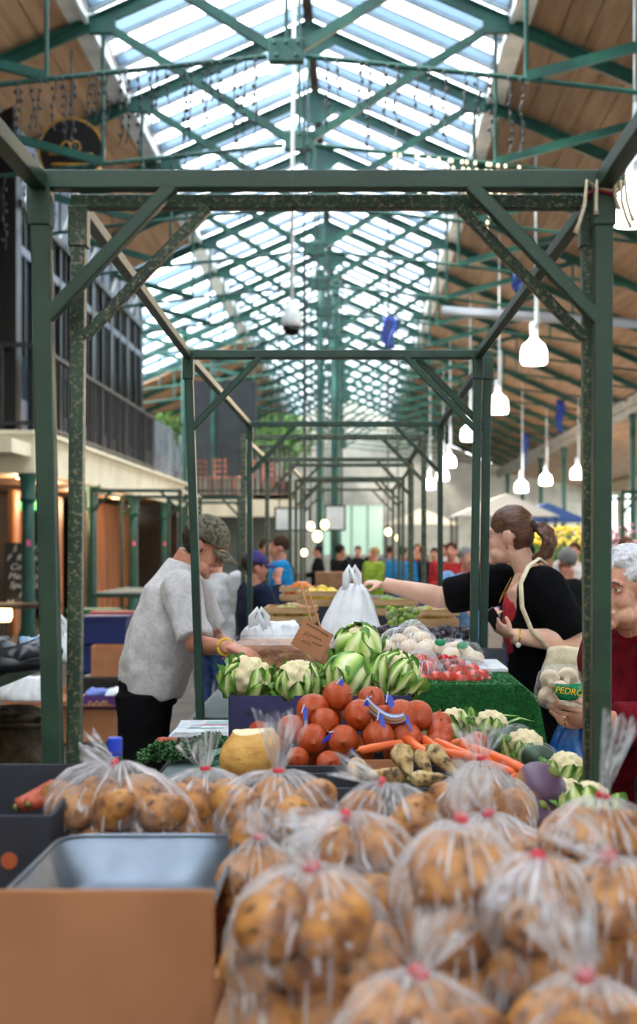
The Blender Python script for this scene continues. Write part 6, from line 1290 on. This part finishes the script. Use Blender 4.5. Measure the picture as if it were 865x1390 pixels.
carrier(40, 918, 9.9, .44, .18, 'crumpled clear white plastic lying on the brown box under the table', 8, M_carrier, False, 'plastic_wrap', .7, .7)
sk = thing('burlap_sack', 'dark brown sack slumped on the floor at lower left', 'sack', P(25, 1060, 7.0)); sk.location.z = 0
mb = MB(); mb.add([Vector(v)+sk.location for v in MB().lathe([(.20, .0), (.26, .08), (.27, .28), (.23, .46), (.16, .56), (.20, .62)], 24).v], MB().lathe([(1, 0)]*6, 24).f)
put('cloth', remesh(mb, .014, 3, .035, 6, 4, name='sack_cloth'), mat('burlap', C(84, 70, 52), C(60, 50, 38), rough=.95, scale=30, bump=.5, bscale=120), sk); MB().tube([(.21*math.cos(q), .21*math.sin(q), .57+.01*math.sin(3*q)) for q in np.linspace(0, 6.28, 20)], .014, 7).build('rolled_edge', MATS['burlap'], sk, True, local=True)
gcr = thing('green_crate', 'dark green plastic crate at the lower left picture edge', 'crate', P(10, 1090, 5.2)); gcr.location.z = 0
for z in (.1, .22, .34, .46): MB().box((0, -.18, z), (.5, .02, .07)).build('slat', M_green_dk, gcr, local=True); MB().box((.25, 0, z), (.02, .36, .07)).build('slat', M_green_dk, gcr, local=True); MB().box((-.25, 0, z), (.02, .36, .07)).build('slat', M_green_dk, gcr, local=True)
for sx in (-1, 1): MB().box((sx*.24, -.165, .26), (.03, .03, .52)).build('post', M_green_dk, gcr, local=True)
MB().box((0, 0, .02), (.5, .36, .03)).build('bottom', M_green_dk, gcr, local=True)
# heaps and crates near the shopfront
for i, (px, d, c_, lb) in enumerate(((140, 15.5, C(14, 34, 96), 'blue plastic crate stacked near the orange shopfront'), (160, 16.5, C(150, 40, 44), 'red plastic crate by the orange shopfront'), (128, 17.2, C(20, 110, 80), 'green plastic crate by the gallery column'))):
    p = P(px, 860, d); t = thing('plastic_crate', lb, 'crate', (p.x, d, 0), group='plastic crates by the shops')
    for k_ in range(2): MB().box((0, 0, .17+.34*k_), (.6, .4, .30)).build('crate_body', mat('crate%d' % i, c_, rough=.5), t, local=True, bevel=.01); MB().box((0, 0, .32+.34*k_), (.64, .44, .04)).build('rim', MATS['crate%d' % i], t, local=True)
tb2 = thing('shop_table', 'dark shop table with a cloth under the chalk board', 'table', (-4.5, 17.2, 0)); MB().box((0, 0, .72), (1.2, .7, .05)).build('top', M_dkwood, tb2, local=True)
for sx in (-.5, .5):
    for sy in (-.28, .28): MB().box((sx, sy, .35), (.06, .06, .69)).build('leg', M_dkwood, tb2, local=True)
fl = thing('table_lamp', 'glowing warm lamp at the left picture edge beside the chalk board', 'lamp', P(4, 832, 18.6)); MB().lathe([(.10, -.12), (.13, -.05), (.12, .05), (.06, .12)], 16).build('shade', M_warm, fl, True, local=True); MB().tube([(0, 0, -.9), (0, 0, -.1)], .02, 8).build('stand', M_iron, fl, local=True)

# ------------------------------------------------------------------ goods on the stalls behind
M_lemon = mat('lemon_skin', C(226, 196, 50), C(206, 170, 34), rough=.4, scale=20); M_orange = mat('orange_skin', C(226, 130, 40), C(206, 104, 26), rough=.4, scale=20); M_apple = mat('apple_skin', C(180, 40, 40), C(150, 150, 50), rough=.3, scale=6); M_lime_s = mat('lime_skin', C(120, 160, 50), C(90, 130, 36), rough=.4, scale=20)
RND = {}
def heap(px, py, d, m, w_, dp, h_, nm, lb, cat, n=26, r_=.036):
    c = P(px, py, d); base = c.z-h_/2; rr = random.Random(int(px*7+d)); q = crate_at(c.x, d, base, w_, dp, 'slatted wooden tray holding the '+lb)
    if (m.name, r_) not in RND: me = blob(r_, r_, r_, .04, 12, 1, 12, 8).mesh(nm+'_body', True); me.materials.append(m); RND[(m.name, r_)] = me
    for i in range(n):
        a = rr.random()*6.28; u = rr.random()**.5; z = base+.012+r_+(1-u)*(h_-2*r_)*rr.random(); o = mkobj(nm, RND[(m.name, r_)], None, None, (c.x+math.cos(a)*u*(w_/2-r_), d+math.sin(a)*u*(dp/2-r_), z)); o.rotation_euler = (a, u, a)
        tag(o, '%s in the %s' % (nm, lb), cat, lb)
M_pallet = mat('pale_crate_wood', C(196, 160, 116), C(170, 132, 92), rough=.8, scale=8, stretch=(1, 1, 5))
def crate_at(x, y, z, w_, dp, lb, h_=.09):
    t = thing('wooden_tray', lb, 'tray', (x, y, z))
    MB().box((0, 0, .005), (w_, dp, .01)).build('bottom', M_pallet, t, local=True)
    for sy in (-1, 1):
        for k_ in (.025, .07): MB().box((0, sy*dp/2, k_), (w_+.02, .01, .03)).build('slat', M_pallet, t, local=True)
    for sx in (-1, 1):
        for k_ in (.025, .07): MB().box((sx*w_/2, 0, k_), (.01, dp, .03)).build('slat', M_pallet, t, local=True)
    if z > .86:
        MB().box((0, 0, (.80-z)/2), (w_*.96, dp*.96, z-.80)).build('riser', M_slatebox, t, local=True)
    return t
heap(437, 806, 7.6, M_lemon, .26, .30, .13, 'lemon', 'heap of yellow lemons left of the carrier bag', 'lemon', 30)
heap(408, 800, 8.1, M_orange, .22, .26, .13, 'orange', 'heap of oranges left of the lemons', 'orange', 26)
heap(396, 832, 6.6, M_apple, .24, .30, .10, 'apple', 'tray of red apples behind the price card', 'apple', 26)
heap(528, 820, 7.0, M_lime_s, .28, .3, .11, 'lime', 'tray of limes under the reaching hand', 'lime', 28, .028)
heap(585, 835, 6.6, M_apple, .24, .3, .10, 'apple', 'tray of apples behind the dark grapes', 'apple', 24)
for px, py, d, w_, h_, lb in ((432, 778, 10.5, .34, .30, 'brown carton on the third stall back, left of the carrier bag'), (500, 782, 10.6, .36, .26, 'brown carton on the third stall back, right of the carrier bag'), (460, 770, 14.2, .5, .4, 'brown carton on the fourth stall back')):
    t = carton(px, py, d, w_, .3, h_, lb, .1, M_kraft_dk, False); t.location.z = .802; MB().box((0, 0, h_+.004), (w_, .3, .008)).build('lid', M_kraft, t, local=True)
t = carton(525, 806, 9.5, .26, .2, .26, 'brown carton standing on the stall right of the carrier bag', .0, M_kraft_dk, False); t.location.z = .802
MB().box((-.04, 9.5, .93), (.26, .3, .25)).build('stack_of_trays', M_kraft, None, label='stack of brown fruit trays on the stall behind the carrier bag', cat='trays', bevel=.01)
carrier(372, 845, 6.1, .28, .10, 'crumpled white plastic on the stall behind the bronze paper', 9, M_carrier, False, 'plastic_wrap', .8, .7)
# cafe chairs on the cross gallery
M_chair = mat('red_brown_chair', C(150, 84, 56), C(116, 62, 42), rough=.5, scale=6)
def chair():
    c = thing('cafe_chair', 'x', 'chair', (0, 0, 0), group='cafe chairs on the cross gallery')
    MB().box((0, 0, .45), (.42, .42, .04)).build('seat', M_chair, c, local=True, bevel=.01)
    for sx in (-1, 1):
        for sy in (-1, 1): MB().bar((sx*.18, sy*.18, 0), (sx*.18, sy*.18, .44), .04).build('leg', M_chair, c, local=True)
        MB().bar((sx*.18, .19, .45), (sx*.18, .22, .92), .04).build('back_post', M_chair, c, local=True)
    for z in (.60, .74, .88): MB().box((0, .21, z), (.34, .02, .06)).build('back_slat', M_chair, c, local=True)
    return c
ch0 = chair()
for i, (x, y, a, lb) in enumerate(((-3.95, 33.75, .3, 'leftmost'), (-3.4, 33.85, 2.8, 'second from left'), (-2.85, 33.75, -.4, 'third from left'), (-2.15, 33.85, 2.5, 'rightmost'))):
    c = ch0 if i == 0 else copy_tree(ch0); c.location = (x, y, GZ+.02); c.rotation_euler = (0, 0, a); c['label'] = 'red brown cafe chair behind the cross gallery railing, '+lb
struct('floor_cross', MB().box((-3.2, 34.4, GZ-.05), (3.2, 1.6, .12)), M_cream)
struct('wall_cross', MB().box((-3.4, 34.9, 1.2), (3.2, .15, 2.4)), mat('teal_grey_front', C(110, 122, 120), C(86, 98, 98), rough=.6, scale=1))
MB().box((-2.8, 33.9, 1.1), (.16, .16, 2.2)).build('timber_post', M_orange_wood, None, label='orange timber post under the cross gallery', cat='post')
struct('wall_cross_upper', MB().box((-3.55, 35.6, 4.6), (1.7, .15, 2.6)), M_iron)
# leafy plants
M_foliage = mat('plant_green', C(110, 150, 60), C(60, 104, 40), rough=.6, scale=4)
def plant(px, py, d, rx, rz, n, ls, lb, base):
    c = P(px, py, d); t = thing('leafy_plant', lb, 'plant', (c.x, d, base)); rr = random.Random(int(px)); mb = MB()
    for i in range(n):
        v = Vector((rr.gauss(0, 1), rr.gauss(0, 1), rr.gauss(0, 1))); v = v.normalized()*(rr.random()**.4); q = Vector((v.x*rx, v.y*rx*.7, v.z*rz))+Vector((0, 0, c.z-base)); e = Euler((rr.uniform(0, 6),)*3).to_matrix(); a = ls*rr.uniform(.6, 1.2)
        mb.add([q+e @ Vector(p) for p in ((-a, 0, 0), (0, -a*.4, a*.1), (a, 0, 0), (0, a*.4, a*.1))], [(0, 1, 2, 3)])
    mb.build('foliage', M_foliage, t, local=True, kind='stuff'); MB().tube([(0, 0, .3), (0.03, 0, (c.z-base)*.6), (0, 0, c.z-base)], [.05, .04, .02], 8).build('stem', M_dkwood, t, local=True)
    MB().lathe([(.16, 0), (.22, .35), (.24, .38), (.2, .38), (.19, .34)], 14).build('pot', M_dkwood, t, True, local=True)
plant(385, 598, 34.3, .85, .75, 700, .12, 'tall leafy tree in a pot on the cross gallery', GZ+.02); plant(228, 585, 31.5, .35, .5, 260, .1, 'bushy plant in a pot at the end of the left gallery', GZ+.12)
# hanging signs and lanterns down the line
def hang_sign(px, py, d, w_, h_, m, lb):
    c = P(px, py, d); t = thing('hanging_sign', lb, 'sign', c, group='hanging sign boards'); MB().box((0, 0, 0), (w_, .04, h_)).build('board', m, t, local=True); MB().box((0, .012, 0), (w_+.06, .03, h_+.06)).build('frame', M_black, t, local=True)
    for sx in (-.4, .4): MB().tube([(sx*w_, 0, h_/2), (sx*w_, 0, rz_(c.x-RX)-c.z if False else 6.35-c.z)], .012, 6).build('wire', M_iron, t, local=True)
hang_sign(397, 705, 22.5, .55, .35, M_white, 'white hanging sign board left of the lanterns'); hang_sign(455, 703, 22.5, .3, .38, M_white, 'narrow white hanging sign board right of the lanterns')
for i, (px, py, d, r_) in enumerate(((422, 714, 22.5, .09), (441, 712, 22.5, .10), (431, 728, 19.5, .10), (527, 722, 19.5, .07), (413, 750, 14.2, .05), (540, 730, 22.5, .06))):
    c = P(px, py, d); t = thing('hanging_lantern', 'warm glowing lantern hanging over the far stalls, %s' % ('left of three', 'right of three', 'lowest of three', 'alone right of centre', 'small and nearest', 'small beside a far post')[i], 'lantern', c, group='lanterns over the far stalls')
    r_ *= .7; MB().ell((0, 0, 0), (r_, r_, r_*1.2), 14, 10).build('globe', M_warm, t, True, local=True); MB().lathe([(r_*.5, r_*1.1), (r_*.3, r_*1.5)], 10).build('cap', M_iron, t, local=True); MB().tube([(0, 0, r_), (0, 0, 6.44-c.z)], .01, 6).build('wire', M_iron, t, local=True)
# small blue banners
for i, (px, py, d, h_, lb) in enumerate(((528, 452, 22.5, .55, 'blue banner ribbon hanging under the roof at centre'), (706, 385, 19.5, .3, 'small blue ribbon tied under the right roof slope'), (760, 565, 36, .9, 'blue banner on the right gutter beam'), (712, 610, 48, 1.2, 'far blue banner on the right gutter beam'))):
    c = P(px, py, d); t = thing('blue_banner', lb, 'banner', c, group='blue banners'); G = [[Vector((x*.1*(1+.3*math.sin(u*5))+.03*math.sin(u*7), .03*math.sin(x*3+u*4), -h_*(u-.5))) for x in (-1, -.5, 0, .5, 1)] for u in np.linspace(0, 1, 8)]
    o = MB().grid(G).build('cloth', mat('banner_blue', C(18, 52, 136), rough=.6), t, True, local=True); sdm = o.modifiers.new('t', 'SOLIDIFY'); sdm.thickness = .01
    if i < 2: MB().tube([(0, 0, h_/2-.02), (0, 0, rz_(c.x-RX)+.1-c.z)], .008, 5).build('cord', M_iron, t, local=True)
    else: MB().bar((0, 0, h_/2-.02), (CX-c.x, 0, h_/2-.02), .04).build('arm', M_iron, t, local=True)
# flower stall at the far right
def bouquet(px, d, col, lb, h_=.95):
    c = P(px, 740, d); t = thing('flower_bucket', lb, 'flowers', (c.x, d, 0), group='flower buckets at the far right stalls'); rr = random.Random(int(px)); MB().lathe([(.16, 0), (.2, .4)], 14).build('bucket', M_grey, t, True, local=True); mb = MB(); ms = MB()
    for i in range(70):
        a, u = rr.random()*6.28, rr.random()**.5*.45; z = h_+rr.uniform(-.1, .35)*(1.2-u); mb.ell((u*math.cos(a), u*math.sin(a), z), (.05, .05, .035), 7, 4)
        if i % 2: ms.tube([(.3*u*math.cos(a), .3*u*math.sin(a), .35), (u*math.cos(a), u*math.sin(a), z)], .012, 4)
    mb.build('blooms', mat('bloom%d' % int(col[0]*1e4+col[2]*99), col, rough=.6), t, True, local=True, kind='stuff'); ms.build('stems', M_foliage, t, local=True, kind='stuff')
for px, d, c_, lb in ((745, 26, C(236, 200, 60), 'yellow flowers in a bucket right of the ponytail'), (772, 27, C(240, 210, 90), 'pale yellow flowers in a bucket behind the grey haired man'), (728, 29, C(110, 160, 70), 'leafy green bouquet in a bucket behind the ponytail'), (690, 30, C(214, 90, 90), 'red flowers in a bucket left of the ponytail'), (845, 24, C(206, 150, 170), 'pink flowers in a bucket at the right edge'), (790, 31, C(120, 100, 190), 'violet flowers in a bucket far right')): bouquet(px, d, c_, lb, 1.55)
# distant stall roofs to the right
for i, (x, y, c_, lb) in enumerate(((3.6, 33, C(210, 206, 200), 'pale canvas stall roof far right'), (5.6, 40, C(60, 90, 150), 'blue canvas stall roof far right'), (2.2, 46, C(220, 214, 200), 'cream canvas stall roof near the far end'))):
    t = thing('canvas_stall', lb, 'market stall', (x, y, 0), group='canvas stalls at the far end'); MB().add([(-1.3, -1, 2.2), (1.3, -1, 2.2), (1.3, 1, 2.2), (-1.3, 1, 2.2), (0, -1, 2.75), (0, 1, 2.75)], [(0, 1, 4), (2, 3, 5), (0, 4, 5, 3), (1, 2, 5, 4), (3, 2, 1, 0)]).build('canopy', mat('canvas%d' % i, c_, rough=.9), t, local=True)
    for sx in (-1.2, 1.2):
        for sy in (-.9, .9): MB().bar((sx, sy, 0), (sx, sy, 2.2), .05).build('post', M_iron, t, local=True)
    MB().box((0, 0, .8), (2.3, 1.7, .06)).build('table', M_board, t, local=True)
